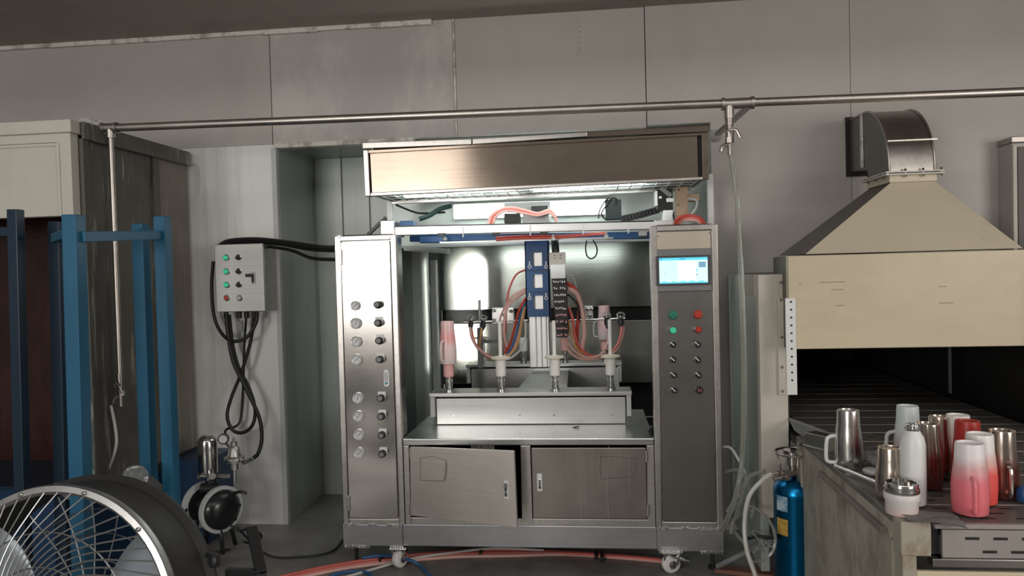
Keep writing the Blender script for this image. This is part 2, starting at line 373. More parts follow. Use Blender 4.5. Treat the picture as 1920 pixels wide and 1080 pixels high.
T2 = thing('post_stand', 'blue tall square post frame coloured dark for shade, leftmost, before the red-brown curtain', 'rack', (at(28, 400, 2.4).x, 2.4, 0))
post(29, 393, 42, 900, 2.4, .038, T2, m_bluedk)
MB().bar(at(-120, 440, 2.4), at(28, 434, 2.4), .03, .03).build('cross_rail', m_bluedk, T2)
post(-118, 393, -105, 900, 2.4, .038, T2, m_bluedk)
solo('plastic_bag', MB().lathe([(.02, 0), (.042, .02), (.047, .05), (.035, .075), (.03, .07)], at(254, 914, 2.62), (.2, -.3, 1), 12), m_glass, 'crumpled clear plastic cup on grey shelf of blue rack', 'plastic cup')
solo('pale_stick', MB().cyl(at(172, 902, 2.5), at(170, 880, 2.5), .011, .010, 12), paint('pale_green_plastic', (.42, .48, .36), .5), 'short pale green plastic stub standing behind the fan drum', 'tube')

# ------------------------------------------------------------------ wall pipe
PY = 3.16
T = thing('air_pipe', 'long steel air pipe running along the wall above the coating machine', 'pipe', at(800, 217, PY))
pL, pR = at(207, 240, PY), at(2150, 162.5, PY); tee = at(1383, 194, PY)
MB().cyl(pL, pR, .0175, n=14).build('pipe_run', m_pipe, T)
MB().cyl(pL-Vector((.04, 0, 0)), pL+Vector((.035, 0, 0)), .021, n=14).cyl(pL-Vector((.04, 0, 0)), pL-Vector((.03, 0, 0)), .025, n=14).cyl(pL+Vector((.025, 0, 0)), pL+Vector((.035, 0, 0)), .025, n=14).cyl(pL, pL-Vector((0, 0, .045)), .02, n=14).build('tee_fitting', m_pipe, T)
MB().cyl(pL-Vector((.11, 0, .002)), pL-Vector((.04, 0, 0)), .014, n=12).build('pipe_end', m_pipe, T)
dp = at(212, 700, PY); dpz = Vector((pL.x, PY, dp.z))
MB().cyl(pL-Vector((0, 0, .04)), dpz, .012, n=12).build('drop_pipe', m_pipe, T)
MB().cyl(tee-Vector((.06, 0, 0)), tee+Vector((.06, 0, 0)), .022, n=14).cyl(tee-Vector((.065, 0, 0)), tee-Vector((.052, 0, 0)), .026, n=14).cyl(tee+Vector((.052, 0, 0)), tee+Vector((.065, 0, 0)), .026, n=14).cyl(tee-Vector((.035, 0, 0)), tee-Vector((.035, 0, .06)), .020, n=14).build('tee_fitting', m_pipe, T)
MB().bar(at(1412, 192, PY), at(1345, 252, PY+.4), .028, .014).build('wall_bracket', m_std, T, .002)
MB().cyl(at(1341, 253, WY-.03), at(1341, 253, WY-.004), .03, n=14).build('bracket_foot', m_std, T)
def valve(p, par, handle):
    p = Vector(p)
    MB().cyl(p, p-Vector((0, 0, .03)), .017, n=12).cyl(p-Vector((0, 0, .03)), p-Vector((0, 0, .08)), .013, n=12).cyl(p-Vector((0, 0, .05)), p-Vector((0, .035, .05)), .009, n=10).lathe([(.018, 0), (.018, .022)], p-Vector((0, 0, .10)), (0, 0, 1), 6).cyl(p-Vector((0, 0, .10)), p-Vector((0, 0, .15)), .009, n=10).build('ball_valve', m_galv, par)
    MB().tube([p-Vector((0, .035, .05)), p-Vector((-.02*handle, .04, .055)), p-Vector((-.035*handle, .04, .085))], .006, 6).tube([p-Vector((0, 0, .1)), p+Vector((-.028*handle, -.005, -.115)), p+Vector((-.034*handle, -.005, -.135))], .009, 8).build('valve_handle', m_galv, par)
valve(tee-Vector((.035, 0, .06)), T, 1); valve(dpz, T, 1)
MB().cyl(tee-Vector((.035, 0, .11)), tee-Vector((.035, 0, .145)), .02, .016, n=12).build('drop_coupling', m_pipe, T)
solo('clear_hose', MB().tube([at(208, 760, PY), at(216, 800, PY), at(218, 835, PY), at(205, 875, PY), at(185, 905, PY-.05), at(178, 930, PY-.1)], .0065, 8), m_hosepale, 'thin clear hose hanging from the valve before the stained booth side', 'hose')
solo('clear_hose', MB().tube([at(1371, 262, PY), at(1372, 300, PY), at(1378, 350, PY-.02), at(1388, 480, PY-.05), at(1393, 600, PY-.06), at(1395, 720, PY-.06), at(1392, 850, PY-.06), at(1382, 920, PY-.08), at(1366, 968, PY-.03), at(1350, 1000, PY+.1)], .0105, 10), m_hose, 'thick clear hose hanging from the pipe valve right of the touch-screen cabinet', 'hose')

# ------------------------------------------------------------------ wall control box with its cables
BY = 3.755
c = at(449, 521, BY); k = kpx(c)
T = thing('wall_control_box', 'grey steel control box with three green lamps on the wall', 'control box', (c.x, WY, c.z-.18))
bw, bh = 95*k/2, 127*k/2
MB().box(c.x-bw, c.x+bw, BY+.012, WY, c.z-bh, c.z+bh).build('box_body', m_frame, T, .004)
MB().box(c.x-bw, c.x+bw, BY, BY+.01, c.z-bh, c.z+bh).build('box_door', steel('box_door_steel', (.66, .655, .63), .42, 'h', .05, .1), T, .003)
for i, py in enumerate((483, 509, 534)):
    q = at(425+i*.5, py, BY)
    l = MB().lathe([(.017, 0), (.017, .008), (.013, .012)], q, (0, -1, 0), 16).build('lamp_bezel', m_chrome, T)
    MB().lathe([(.0125, .01), (.012, .02), (.006, .026)], q, (0, -1, 0), 14).build('green_lamp', m_green, l)
    q = at(448+i*.5, py-.5, BY)
    s_ = MB().lathe([(.016, 0), (.016, .006), (.012, .008)], q, (0, -1, 0), 16).build('switch_bezel', m_chrome, T)
    MB().lathe([(.0115, .006), (.011, .016)], q, (0, -1, 0), 14).bar(q+Vector((-.009, -.02, -.007)), q+Vector((.011, -.02, .008)), .006, .012).build('selector', m_blkp, s_)
for px, mm in ((426, m_redb), (450, m_lgry)):
    q = at(px, 558.5, BY)
    l = MB().lathe([(.016, 0), (.016, .008), (.012, .012)], q, (0, -1, 0), 16).build('lamp_bezel', m_chrome, T)
    MB().lathe([(.011, .011), (.010, .017)], q, (0, -1, 0), 14).build('push_button', mm, l)
q = at(475, 521, BY)
MB().box(q.x-.012, q.x+.013, BY-.005, BY, q.z-.032, q.z+.032).build('latch_plate', m_lgry, T, .003)
MB().box(q.x-.038, q.x+.006, BY-.014, BY-.004, q.z+.006, q.z+.022).box(q.x-.004, q.x+.006, BY-.012, BY-.004, q.z-.024, q.z+.006).build('latch_handle', m_blkp, T, .002)
for i, px in enumerate((424, 449, 462, 477)):
    q = at(px, 588, BY+.07); MB().cyl(q+Vector((0, 0, .01)), q-Vector((0, 0, .025)), .013, n=10).build('cable_gland', m_blk, T)
def cable(px, r, label, mat=m_blk, n=8, name='cable', cat='cable', group=None, k_=6):
    return solo(name, MB().tube([at(*p) for p in px], r, n, k_), mat, label, cat, group)
cY = 3.82
cable([(410, 462, 3.84), (430, 452, 3.84), (480, 449, 3.80), (540, 455, 3.72), (600, 464, 3.62), (634, 465, 3.5)], .0125, 'thick black cable from control box to cabinet, uppermost of three')
cable([(412, 466, 3.88), (450, 455, 3.87), (520, 457, 3.78), (580, 467, 3.68), (634, 470, 3.52)], .010, 'black cable from control box to cabinet, middle of three')
cable([(415, 468, 3.90), (470, 460, 3.89), (540, 468, 3.78), (585, 484, 3.68), (634, 487, 3.52)], .009, 'black cable from control box to cabinet, drooping lowest of three')
cable([(400, 490, 3.86), (397, 540, 3.86), (402, 595, 3.84), (418, 628, 3.82), (440, 640, 3.80), (463, 632, 3.8), (480, 605, 3.81), (482, 585, 3.82)], .0095, 'black cable looping below the control box from its left side')
cable([(424, 590, 3.82), (428, 630, 3.81), (438, 680, 3.80), (462, 730, 3.79), (485, 780, 3.79), (491, 820, 3.78), (484, 850, 3.75), (470, 862, 3.7)], .0105, 'black cable crossing down from the box to the silver regulator')
cable([(477, 590, 3.84), (470, 640, 3.83), (452, 700, 3.82), (434, 745, 3.81), (426, 780, 3.80), (436, 806, 3.80), (456, 811, 3.80), (474, 796, 3.81), (478, 765, 3.82), (466, 725, 3.83), (448, 690, 3.84), (436, 645, 3.85), (430, 590, 3.85)], .0095, 'black cable hung in a long twisted loop under the control box')
cable([(462, 590, 3.87), (458, 650, 3.87), (456, 720, 3.87), (450, 790, 3.86), (425, 805, 3.80), (422, 815, 3.75)], .007, 'thin black cable hanging straight behind the twisted loop')
solo('cable_tie', MB().pbox(448, 612, 12, 20, 3.80, .02), m_gry, 'grey connector block hanging among the cables below the control box', 'connector', None, .003)

# ------------------------------------------------------------------ diaphragm pump with regulator
uY = 3.55
def P(px, py, dy=0): return at(px, py, uY+dy)
T = thing('diaphragm_pump', 'black diaphragm pump with clear ringed end caps on the floor by the wall', 'pump', (P(398, 950).x, uY, 0))
pc = P(398, 950)
MB().lathe([(.02, -.13), (.06, -.125), (.095, -.10), (.10, -.085), (.10, -.07), (.05, -.06), (.05, .06), (.10, .07), (.10, .085), (.095, .10), (.06, .125), (.02, .13)], pc, (.85, -.5, 0), 24).build('pump_body', paint('gloss_black', (.015, .017, .018), .22), T)
ax = Vector((.85, -.5, 0)).normalized()
MB().lathe([(.104, -.090), (.097, -.104), (.062, -.129), (.02, -.134), (0, -.134)], pc, ax, 24, caps=False).build('end_cap', paint('translucent_cap', (.34, .37, .37), .25), T)
for sgn in (-1, 1):
    MB().lathe([(.100, -.010), (.116, -.010), (.116, .010), (.100, .010)], pc+ax*.078*sgn, ax, 24).build('clamp_ring', m_lgry, T)
    for j in range(8):
        a = j*PI/4; u = ax.cross(Vector((0, 0, 1))).normalized(); d = u*math.cos(a)+Vector((0, 0, 1))*math.sin(a)
        MB().bar(pc+ax*.10*sgn+d*.03, pc+ax*.098*sgn+d*.095, .012, .014).build('rib', m_blkp, T)
MB().cyl(pc+Vector((-.04, -.02, .10)), pc+Vector((.05, -.02, .10)), .026, n=14).cyl(pc+Vector((0, 0, .08)), pc+Vector((0, 0, .14)), .03, n=14).build('manifold', m_blkp, T)
MB().cyl(pc+Vector((-.04, 0, -.1)), pc+Vector((.05, 0, -.1)), .024, n=12).build('manifold', m_blkp, T)
for dx, dy in ((-.08, -.06), (.08, -.06), (-.08, .07), (.08, .07)):
    MB().cyl((pc.x+dx, pc.y+dy, 0), (pc.x+dx*.7, pc.y+dy*.7, pc.z-.05), .011, n=8).build('leg', m_blkp, T)
MB().lathe([(.014, 0), (.014, .02), (.03, .03)], P(391, 898), (0, 0, 1), 16).lathe([(.03, 0), (.045, .004), (.047, .012), (.047, .165), (.043, .178), (.026, .192), (.0, .196)], P(391, 888), (0, 0, 1), 24).build('air_filter', m_chrome, T)
MB().cyl(P(372, 893, -.03), P(430, 893, -.03), .010, n=10).cyl(P(372, 893, -.05), P(378, 893, -.05), .014, n=10).cyl(P(398, 893, -.06), P(398, 893, .0), .017, n=10).build('filter_bracket', m_chrome, T)
MB().lathe([(.018, 0), (.018, .03), (.03, .035), (.03, .05), (.05, .053), (.05, .063), (.032, .068), (.026, .11), (.016, .12), (.016, .14), (.006, .142), (.006, .16)], P(440, 880), (0, 0, 1), 20).cyl(P(440, 905), P(440, 880), .008, n=10).build('regulator', steel('cast_alloy', (.6, .59, .57), .38, 'n', .1, .1), T)
q = P(420, 822, -.06); gq = MB().lathe([(.026, 0), (.026, .018), (.021, .02)], q, (.25, -1, 0), 18).build('pressure_gauge', m_blkp, T)
MB().lathe([(.02, .0195), (.02, .021)], q, (.25, -1, 0), 18).build('dial', m_dial, gq)
MB().cyl(P(420, 826, -.03), P(440, 850), .007, n=8).tube([P(455, 868), P(466, 864), P(474, 860)], .011, 8).cyl(P(440, 868, -.05), P(440, 868), .011, n=10).build('fitting', m_chrome, T)
MB().tube([P(437, 925, -.05), P(452, 922, -.06), P(462, 925, -.06)], .008, 8).build('handle_lever', m_blkp, T)
cable([(432, 985, 3.3), (450, 995, 3.3), (470, 990, 3.4), (490, 1005, 3.5), (478, 1020, 3.45), (455, 1015, 3.3)], .006, 'thin black cable coiled on the floor beside the black pump')
cable([(350, 955, 3.42), (342, 985, 3.35), (362, 1015, 3.3), (395, 1035, 3.2), (430, 1030, 3.3)], .007, 'black air line curling under the left side of the pump', name='air_line')
cable([(445, 990, 3.45), (500, 1040, 3.35), (560, 1045, 3.4), (620, 1035, 3.5), (645, 1010, 3.7)], .006, 'black cable trailing across the floor from pump to machine')

# ------------------------------------------------------------------ coating machine: base, cabinets, cupboard
MY = 3.35
xA, xB = -1.184, .552
T = thing('wheeled_chassis', 'long brushed steel base frame on white casters under the cabinets', 'base frame', (-.32, 3.65, 0))
zb0, zb1 = .103, .204
MB().box(-.90, .262, MY+.004, MY+.05, zb0, zb1).box(xA, xB, 3.95, 4.0, zb0, zb1).box(xA, xA+.05, MY+.06, 3.95, zb0, zb1).box(xB-.05, xB, MY+.06, 3.95, zb0, zb1).build('long_beam', m_base, T, .003)
MB().box(xA, -.90, MY-.002, MY+.056, zb0, zb1).build('end_beam', m_base, T, .003)
MB().box(.262, xB, MY-.002, MY+.056, zb0-.006, zb1).build('end_beam', m_base, T, .003)
mw = MB()
for (a, b, z) in [(-1.18, -1.11, zb1), (-1.06, -1.02, zb1), (-.97, -.905, zb1), (-1.175, -1.06, zb0), (-.96, -.90, zb0), (.27, .31, zb1), (.37, .40, zb1), (.44, .50, zb1), (.52, .55, zb1), (.27, .31, zb0-.004), (.33, .37, zb0-.004), (.45, .54, zb0-.004)]:
    x = a
    while x < b:
        mw.box(x, x+.009, MY-.005-random.random()*.003, MY+.003, z-.007-random.random()*.003, z+.004); x += .011
mw.build('weld_bead', m_weld, T, .001)['kind'] = 'stuff'
def caster(px, py, brake, Y, turn):
    b = at(px, py, Y); x, y = b.x, Y; r = .042
    f = MB().box(x-.04, x+.04, y-.04, y+.04, zb0-.010, zb0-.003)
    f.hexa([(x-.03, y-.02, .04), (x-.024, y-.02, .04), (x-.024, y-.03, zb0-.01), (x-.034, y-.03, zb0-.01)], [(x-.03, y+.03, .04), (x-.024, y+.03, .04), (x-.024, y+.03, zb0-.01), (x-.034, y+.03, zb0-.01)])
    f.hexa([(x+.024, y-.02, .04), (x+.03, y-.02, .04), (x+.034, y-.03, zb0-.01), (x+.024, y-.03, zb0-.01)], [(x+.024, y+.03, .04), (x+.03, y+.03, .04), (x+.034, y+.03, zb0-.01), (x+.024, y+.03, zb0-.01)])
    fo = f.build('caster_fork', m_chrome, T, .002)
    d = Vector((math.cos(turn), math.sin(turn), 0))
    MB().lathe([(.012, -.017), (.034, -.017), (r-.003, -.015), (r, -.01), (r, .01), (r-.003, .015), (.034, .017), (.012, .017)], (x, y, r), d, 28).build('caster_wheel', m_ptfe, fo)
    MB().lathe([(.018, 0), (.018, .023), (.006, .026)], Vector((x, y, r)), d, 16).lathe([(.018, 0), (.018, .023), (.006, .026)], Vector((x, y, r)), -d, 16).build('caster_hub', m_chrome, fo)
    if brake: MB().bar((x, y-.02, .085), (x+.055, y-.045, .075), .02, .008).bar((x+.05, y-.05, .08), (x+.075, y-.05, .076), .03, .006).build('brake_lever', m_chrome, fo, .001)
caster(750, 1045, False, MY+.015, -.5); caster(1258, 1055, True, MY+.005, -1.25)
for px in (668, 1337):
    q = at(px, 1045, MY+.05); MB().cyl((q.x, MY+.06, 0), (q.x, MY+.06, .012), .022, n=12).cyl((q.x, MY+.06, .012), (q.x, MY+.06, zb0), .009, n=8).build('levelling_foot', m_blkp, T)

def frame_front(x0, x1, z0, z1, fw, y0, y1):
    return MB().box(x0, x0+fw, y0, y1, z0, z1).box(x1-fw, x1, y0, y1, z0, z1).box(x0+fw, x1-fw, y0, y1, z0, z0+fw).box(x0+fw, x1-fw, y0, y1, z1-fw, z1)
cz1 = 1.547; cz0 = zb1
LA, LB = -1.181, -.888
T = thing('gauge_cabinet', 'tall narrow steel cabinet with eight pressure gauges left of the table', 'cabinet', ((LA+LB)/2, MY+.07, cz0))
MB().box(LA+.006, LB-.006, MY+.012, MY+.125, cz0, cz1-.006).build('cabinet_body', m_std, T, .003)
frame_front(LA, LB, cz0, cz1, .026, MY, MY+.03).build('cabinet_frame', m_frame, T, .004)
MB().box(LA+.03, LB-.031, MY+.002, MY+.011, cz0+.03, cz1-.03).build('cabinet_door', m_st, T, .002)
for z in (cz0+.10, cz1-.10): MB().box(LA+.022, LA+.036, MY-.006, MY+.004, z-.035, z+.035).build('hinge', m_frame, T, .002)
GP = [(667, 573), (668, 606), (669, 640), (670, 674), (672, 746), (673, 780), (674, 814.5), (674.5, 849)]
KP = [(709, 572), (710, 606), (712, 639), (713, 674), (715, 746), (716, 780), (717, 815), (718, 850)]
for i, (px, py) in enumerate(GP):
    q = at(px, py, MY+.002); rr = .0215 if i == 0 else .025
    gb = MB().lathe([(rr, 0), (rr, .012), (rr-.003, .015), (rr-.006, .013)], q, (0, -1, 0), 24, caps=False).build('gauge', m_bez, T)
    MB().lathe([(rr-.004, .009), (rr-.004, .010)], q, (0, -1, 0), 24).build('gauge_dial', m_dial, gb)
    a = random.uniform(.6, 1.2); d = Vector((math.cos(a), 0, math.sin(a)))
    nb = MB().bar(q+Vector((0, -.0115, 0))-d*.008, q+Vector((0, -.0115, 0))+d*.013, .002, .001, up=(0, 1, 0))
    for j in range(9):
        b_ = -.7+j*.58; e = Vector((math.cos(b_), 0, math.sin(b_))); nb.bar(q+Vector((0, -.0108, 0))+e*.014, q+Vector((0, -.0108, 0))+e*.018, .0013, .0006, up=(0, 1, 0))
    nb.build('needle', m_mark, gb)
for i, (px, py) in enumerate(KP):
    q = at(px, py, MY+.002)
    if i: pl = at(px+1, py-4.5, MY+.002); pp = MB().box(pl.x-.018, pl.x+.018, MY-.001, MY+.002, pl.z-.016, pl.z+.018).build('knob_plate', m_paper, T)
    kb = MB().lathe([(.0175, 0), (.0175, .012), (.0145, .014), (.0145, .03), (.0155, .032), (.0155, .04), (.013, .043)], q, (.12, -1, .1), 16).build('regulator_knob', m_blkp, T)
    for j in range(1): MB().lathe([(.0105, .0432), (.0105, .0442)], q, (.12, -1, .1), 12).build('knob_cap', m_gry, kb)
q = at(725, 709, MY+.002)
hb = MB().hexa([q+Vector((x*.0125, -.006, z)) for x, z in ((-.6, -.038), (.6, -.038), (1, -.03), (1, .03), (.6, .038), (-.6, .038), (-1, .03), (-1, -.03))], [q+Vector((x*.0125, 0, z)) for x, z in ((-.6, -.038), (.6, -.038), (1, -.03), (1, .03), (.6, .038), (-.6, .038), (-1, .03), (-1, -.03))]).build('door_latch', m_white, T, .001)
MB().box(q.x-.006, q.x+.006, MY-.010, MY-.003, q.z-.012, q.z+.028).build('latch_lever', m_lgry, hb, .002); MB().lathe([(.006, 0), (.006, .006)], q+Vector((0, -.005, -.022)), (0, -1, 0), 12).build('latch_button', m_teal, hb)

RA, RB_ = .259, .552
T = thing('screen_cabinet', 'tall narrow steel cabinet with blue touch screen and selector switches', 'cabinet', ((RA+RB_)/2, MY+.07, cz0))
MB().box(RA+.006, RB_-.006, MY+.012, MY+.125, cz0, cz1-.006).build('cabinet_body', m_std, T, .003)
frame_front(RA, RB_, cz0, cz1, .026, MY, MY+.03).build('cabinet_frame', m_frame, T, .004)
zp = at(1280, 467, MY).z; zq = at(1280, 546, MY).z
MB().box(RA+.03, RB_-.031, MY+.002, MY+.011, cz0+.03, zq).build('front_panel', m_std, T, .002)
MB().box(RA+.03, RB_-.031, MY+.001, MY+.011, zp, cz1-.028).build('top_plate', paint('beige_film', (.62, .55, .45), .4, .2), T, .002)
MB().box(RA+.029, RB_-.030, MY-.004, MY+.011, zq, zp).build('screen_surround', m_gry, T, .003)
sc = MB().pbox(1281.5, 507, 101, 56, MY-.012, .01).build('screen_bezel', paint('dark_grey_bezel', (.075, .075, .08), .4), T, .002)
q = at(1281.5, 507, MY-.013); W_, H_ = 89*kpx(q)/2, 48*kpx(q)/2
MB().box(q.x-W_, q.x+W_, MY-.0128, MY-.0118, q.z-H_, q.z+H_).build('screen', m_scr2, sc)
mu = MB()
def ui(x0, x1, z0, z1, mi): mu.box(q.x-W_+2*W_*x0, q.x-W_+2*W_*x1, MY-.0135, MY-.0128, q.z-H_+2*H_*z0, q.z-H_+2*H_*z1, mi)
ui(0, 1, .9, 1, 0); ui(.40, .74, .14, .86, 1); ui(.82, .96, .60, .82, 2); ui(.0, 1, 0, .05, 0)
for j in range(6): ui(.06+j*.055, .064+j*.055, .14, .88, 0)
for j in range(4): ui(.83, .95, .62+j*.05, .635+j*.05, 1)
for j in range(5): ui(.05+j*.19, .16+j*.19, .055, .085, 3 if j == 1 else 0)
ui(.02, .06, .93, .97, 2); ui(.42, .55, .93, .965, 2); ui(.44, .54, .24, .265, 3); ui(.77, .79, .3, .35, 2); ui(.77, .79, .45, .55, 0); ui(.1, .13, .38, .40, 2)
mu.build('screen_graphics', [m_scr, m_scr3, m_scrd, m_scrg], sc)
for px, py, mm, r in ((1261.5, 590, m_greenb, .020), (1308, 589, m_redb, .020)):
    q = at(px, py, MY+.002); b = MB().lathe([(.023, 0), (.023, .006), (.02, .009)], q, (0, -1, 0), 20).build('button_bezel', m_gry, T)
    MB().lathe([(r, .008), (r, .016), (r*.8, .022), (0.0, .024)], q, (0, -1, 0), 20).build('push_button', mm, b)
for px, py, mm in ((1261.5, 618.5, m_green), (1308.5, 617.5, m_redb)):
    q = at(px, py, MY+.002); b = MB().lathe([(.0175, 0), (.0175, .008), (.014, .011)], q, (0, -1, 0), 20).box(q.x-.03, q.x-.012, MY-.003, MY+.002, q.z-.001, q.z+.012).build('button_bezel', m_chrome, T)
    MB().lathe([(.012, .01), (.014, .022), (.010, .028)], q, (0, -1, 0), 16).build('push_button', mm, b)
for px, py in ((1261.5, 645.5), (1307.5, 645.5), (1262, 674), (1308, 674), (1263, 702.5), (1309, 702.5), (1264, 731)):
    q = at(px, py, MY+.002); b = MB().lathe([(.0165, 0), (.0165, .007), (.013, .01)], q, (0, -1, 0), 20).box(q.x-.026, q.x-.012, MY-.002, MY+.002, q.z-.001, q.z+.008).build('switch_bezel', m_chrome, T)
    MB().lathe([(.0125, .009), (.012, .018)], q, (0, -1, 0), 16).build('selector_base', m_blkp, b)
    d = Vector((.7, 0, -.7)); MB().bar(q+Vector((0, -.022, 0))-d*.019, q+Vector((0, -.022, 0))+d*.014, .007, .012, up=(0, 1, 0)).bar(q+Vector((0, -.0285, 0))-d*.019, q+Vector((0, -.0285, 0))+d*.004, .004, .002, 1, up=(0, 1, 0)).build('selector', [m_blkp, m_paper], b)  # white line on the lever painted as its highlight
q = at(1311, 731, MY+.002); b = MB().lathe([(.0165, 0), (.0165, .01), (.012, .013)], q, (0, -1, 0), 20).build('buzzer', m_blkp, T)
MB().box(q.x-.008, q.x-.002, MY-.013, MY-.01, q.z-.006, q.z+.006).box(q.x+.002, q.x+.008, MY-.013, MY-.01, q.z-.006, q.z+.006).build('buzzer_mark', paint('dull_red', (.35, .12, .1), .5), b)
for px, py in ((1231, 443), (1330, 437), (1237, 703), (1337, 703), (1244, 968), (1343, 968)):
    q = at(px, py, MY); q.x = RA+.036 if px < 1280 else RB_-.036; MB().lathe([(.004, 0), (.003, .003)], (q.x, MY+.002, q.z), (0, -1, 0), 10).build('screw', m_chrome, T)

# cupboard with worktop
T = thing('machine_cupboard', 'low steel cupboard under the worktop with left door ajar', 'cupboard', (-.31, MY+.3, zb1))
tz = at(990, 822.5, MY).z; cx0, cx1 = LB+.002, RA-.002
fl = at(768, 900, MY).x; fr = at(1214, 900, MY).x; dl = at(977, 900, MY).x; dr = at(996, 900, MY).x
z_o1 = at(990, 836, MY).z-.004; z_o0 = at(990, 973, MY).z
MB().box(cx0, fl, MY+.006, MY+.04, zb1, z_o1+.004).box(fr, cx1, MY+.006, MY+.04, zb1, z_o1+.004).box(dl, dr, MY+.006, MY+.04, zb1, z_o1+.004).box(fl, dl, MY+.006, MY+.04, zb1, z_o0).box(dr, fr, MY+.006, MY+.04, zb1, z_o0).build('face_frame', m_frame, T, .003)
MB().box(cx0, cx0+.01, MY+.04, 4.02, zb1, z_o1).box(cx1-.01, cx1, MY+.04, 4.02, zb1, z_o1).box(cx0, cx1, 4.0, 4.02, zb1, z_o1).box(cx0, cx1, MY+.04, 4.0, zb1, zb1+.01).build('carcass', m_dark, T)
wt = MB().box(cx0, cx1, MY, 4.04, z_o1+.006, tz).build('worktop', steel('worktop_steel', (.66, .67, .655), .27, 'h', .15, .3), T, .004)
a0 = [at(770, 967, MY-.002), at(969, 990, MY-.15), at(963, 846, MY-.15), at(768, 838, MY-.002)]
nrm = (a0[1]-a0[0]).cross(a0[3]-a0[0]).normalized()
if nrm.y > 0: nrm = -nrm
def onpl(px, py):
    d = cf + cr*((px-960)/F) - cu*((py-540)/F); o = Vector((0, 0, EYE)); return o+d*((a0[0]-o).dot(nrm)/d.dot(nrm))
a0[2] = onpl(963, 846)
ld = MB().hexa(a0, [p-nrm*.018 for p in a0]).build('cupboard_door', m_door, T, .003)
def ondoor(px, py):
    d = cf + cr*((px-960)/F) - cu*((py-540)/F); o = Vector((0, 0, EYE)); t = (a0[0]-o).dot(nrm)/d.dot(nrm); return o+d*t+nrm*.0008
def sketch(pts, f, par, close=True):
    for j in range(len(pts)): pass
    return MB().tube([f(*p) for p in pts], .0009, 4, 1).build('marker_line', m_mark, par)
sketch([(788, 858), (812, 856), (838, 864), (836, 898), (835, 902), (789, 900), (788, 858)], ondoor, ld)
sketch([(836, 866), (833, 900), (838, 888), (838, 864)], ondoor, ld)
hp = ondoor(950, 918); ux = (a0[1]-a0[0]).normalized(); uz = Vector((0, 0, 1))
def obox(c, wx, wz, d0, d1):
    ff = [c+ux*x*wx+uz*z*wz for x, z in ((-1, -1), (1, -1), (1, 1), (-1, 1))]; return MB().hexa([p+nrm*d1 for p in ff], [p+nrm*d0 for p in ff])
lh = obox(hp, .011, .040, 0, .005).build('door_handle', m_white, ld, .002)
obox(hp+uz*.014, .0055, .016, .005, .012).lathe([(.008, 0), (.008, .012)], hp+uz*.02+nrm*.004, nrm, 12).build('lock', m_gry, lh); obox(hp-uz*.02, .006, .008, .004, .009).build('handle_lip', m_chrome, lh)
MB().bar(hp+uz*.012+nrm*.015+ux*.0, hp-uz*.01+nrm*.018+ux*.002, .004, .002, up=nrm).build('key', m_blkp, lh)
dz0, dz1 = z_o0+.004, z_o1-.004
rd = MB().box(dr+.004, fr-.004, MY-.004, MY+.012, dz0, dz1).build('cupboard_door', steel('smudged_door_steel', (.36, .335, .30), .34, 'v', .2, .3), T, .003)
fd = lambda x, y: at(x, y, MY-.0045)
sketch([(1126, 856), (1150, 856), (1195, 860), (1188, 894), (1127, 898), (1125, 880), (1127, 855)], fd, rd)
sk = MB()
for pts in ([(1089, 838), (1088, 880), (1089, 930), (1090, 972)], [(1141, 836), (1140, 870), (1139, 920), (1141, 972)], [(1098, 900), (1097, 940), (1099, 970)], [(1180, 850), (1180, 895), (1182, 935)], [(1034, 925), (1031, 970)], [(1040, 930), (1039, 968)]):
    sk.tube([fd(*p_) for p_ in pts], .0012, 4, 3)
sk.build('drip_streak', paint('dried_drip', (.36, .35, .33), .6), rd)['kind'] = 'stuff'
q = at(1012, 904, MY-.004); rh = MB().box(q.x-.012, q.x+.012, MY-.009, MY-.004, q.z-.040, q.z+.040).build('door_handle', m_white, rd, .002)
MB().box(q.x-.005, q.x+.006, MY-.013, MY-.008, q.z-.028, q.z+.016).build('handle_lip', m_chrome, rh, .002); MB().lathe([(.005, 0), (.005, .005)], q+Vector((0, -.004, -.024)), (0, -1, 0), 10).build('lock', m_gry, rh)
for (px, py) in ((769, 850), (770, 955), (1212, 855), (1215, 957)):
    q = at(px, py, MY-.006); MB().cyl(q-Vector((0, 0, .025)), q+Vector((0, 0, .025)), .006, n=10).build('hinge', m_frame, T)
cb = MB()
for j in range(12): x = at(885+j*3.6, 838, MY+.12).x; cb.box(x, x+.005, MY+.10, MY+.13, z_o1-.05, z_o1-.015)
cb.build('terminal_row', m_lgry, T)['kind'] = 'stuff'
solo('valve_stub', MB().tube([at(1216, 812, MY+.05), at(1220, 803, MY+.06), at(1222, 800, MY+.07)], .009, 8).cyl(at(1221, 818, MY+.05), at(1219, 806, MY+.05), .008, n=8), m_blkp, 'small black fitting on the worktop against the right cabinet', 'fitting')
solo('black_scrap', MB().tube([at(1072, 803, 3.58), at(1078, 801, 3.58), at(1086, 799.5, 3.58)], .003, 6), m_blk, 'thin black scrap lying on the worktop before the spindle beam', 'scrap')

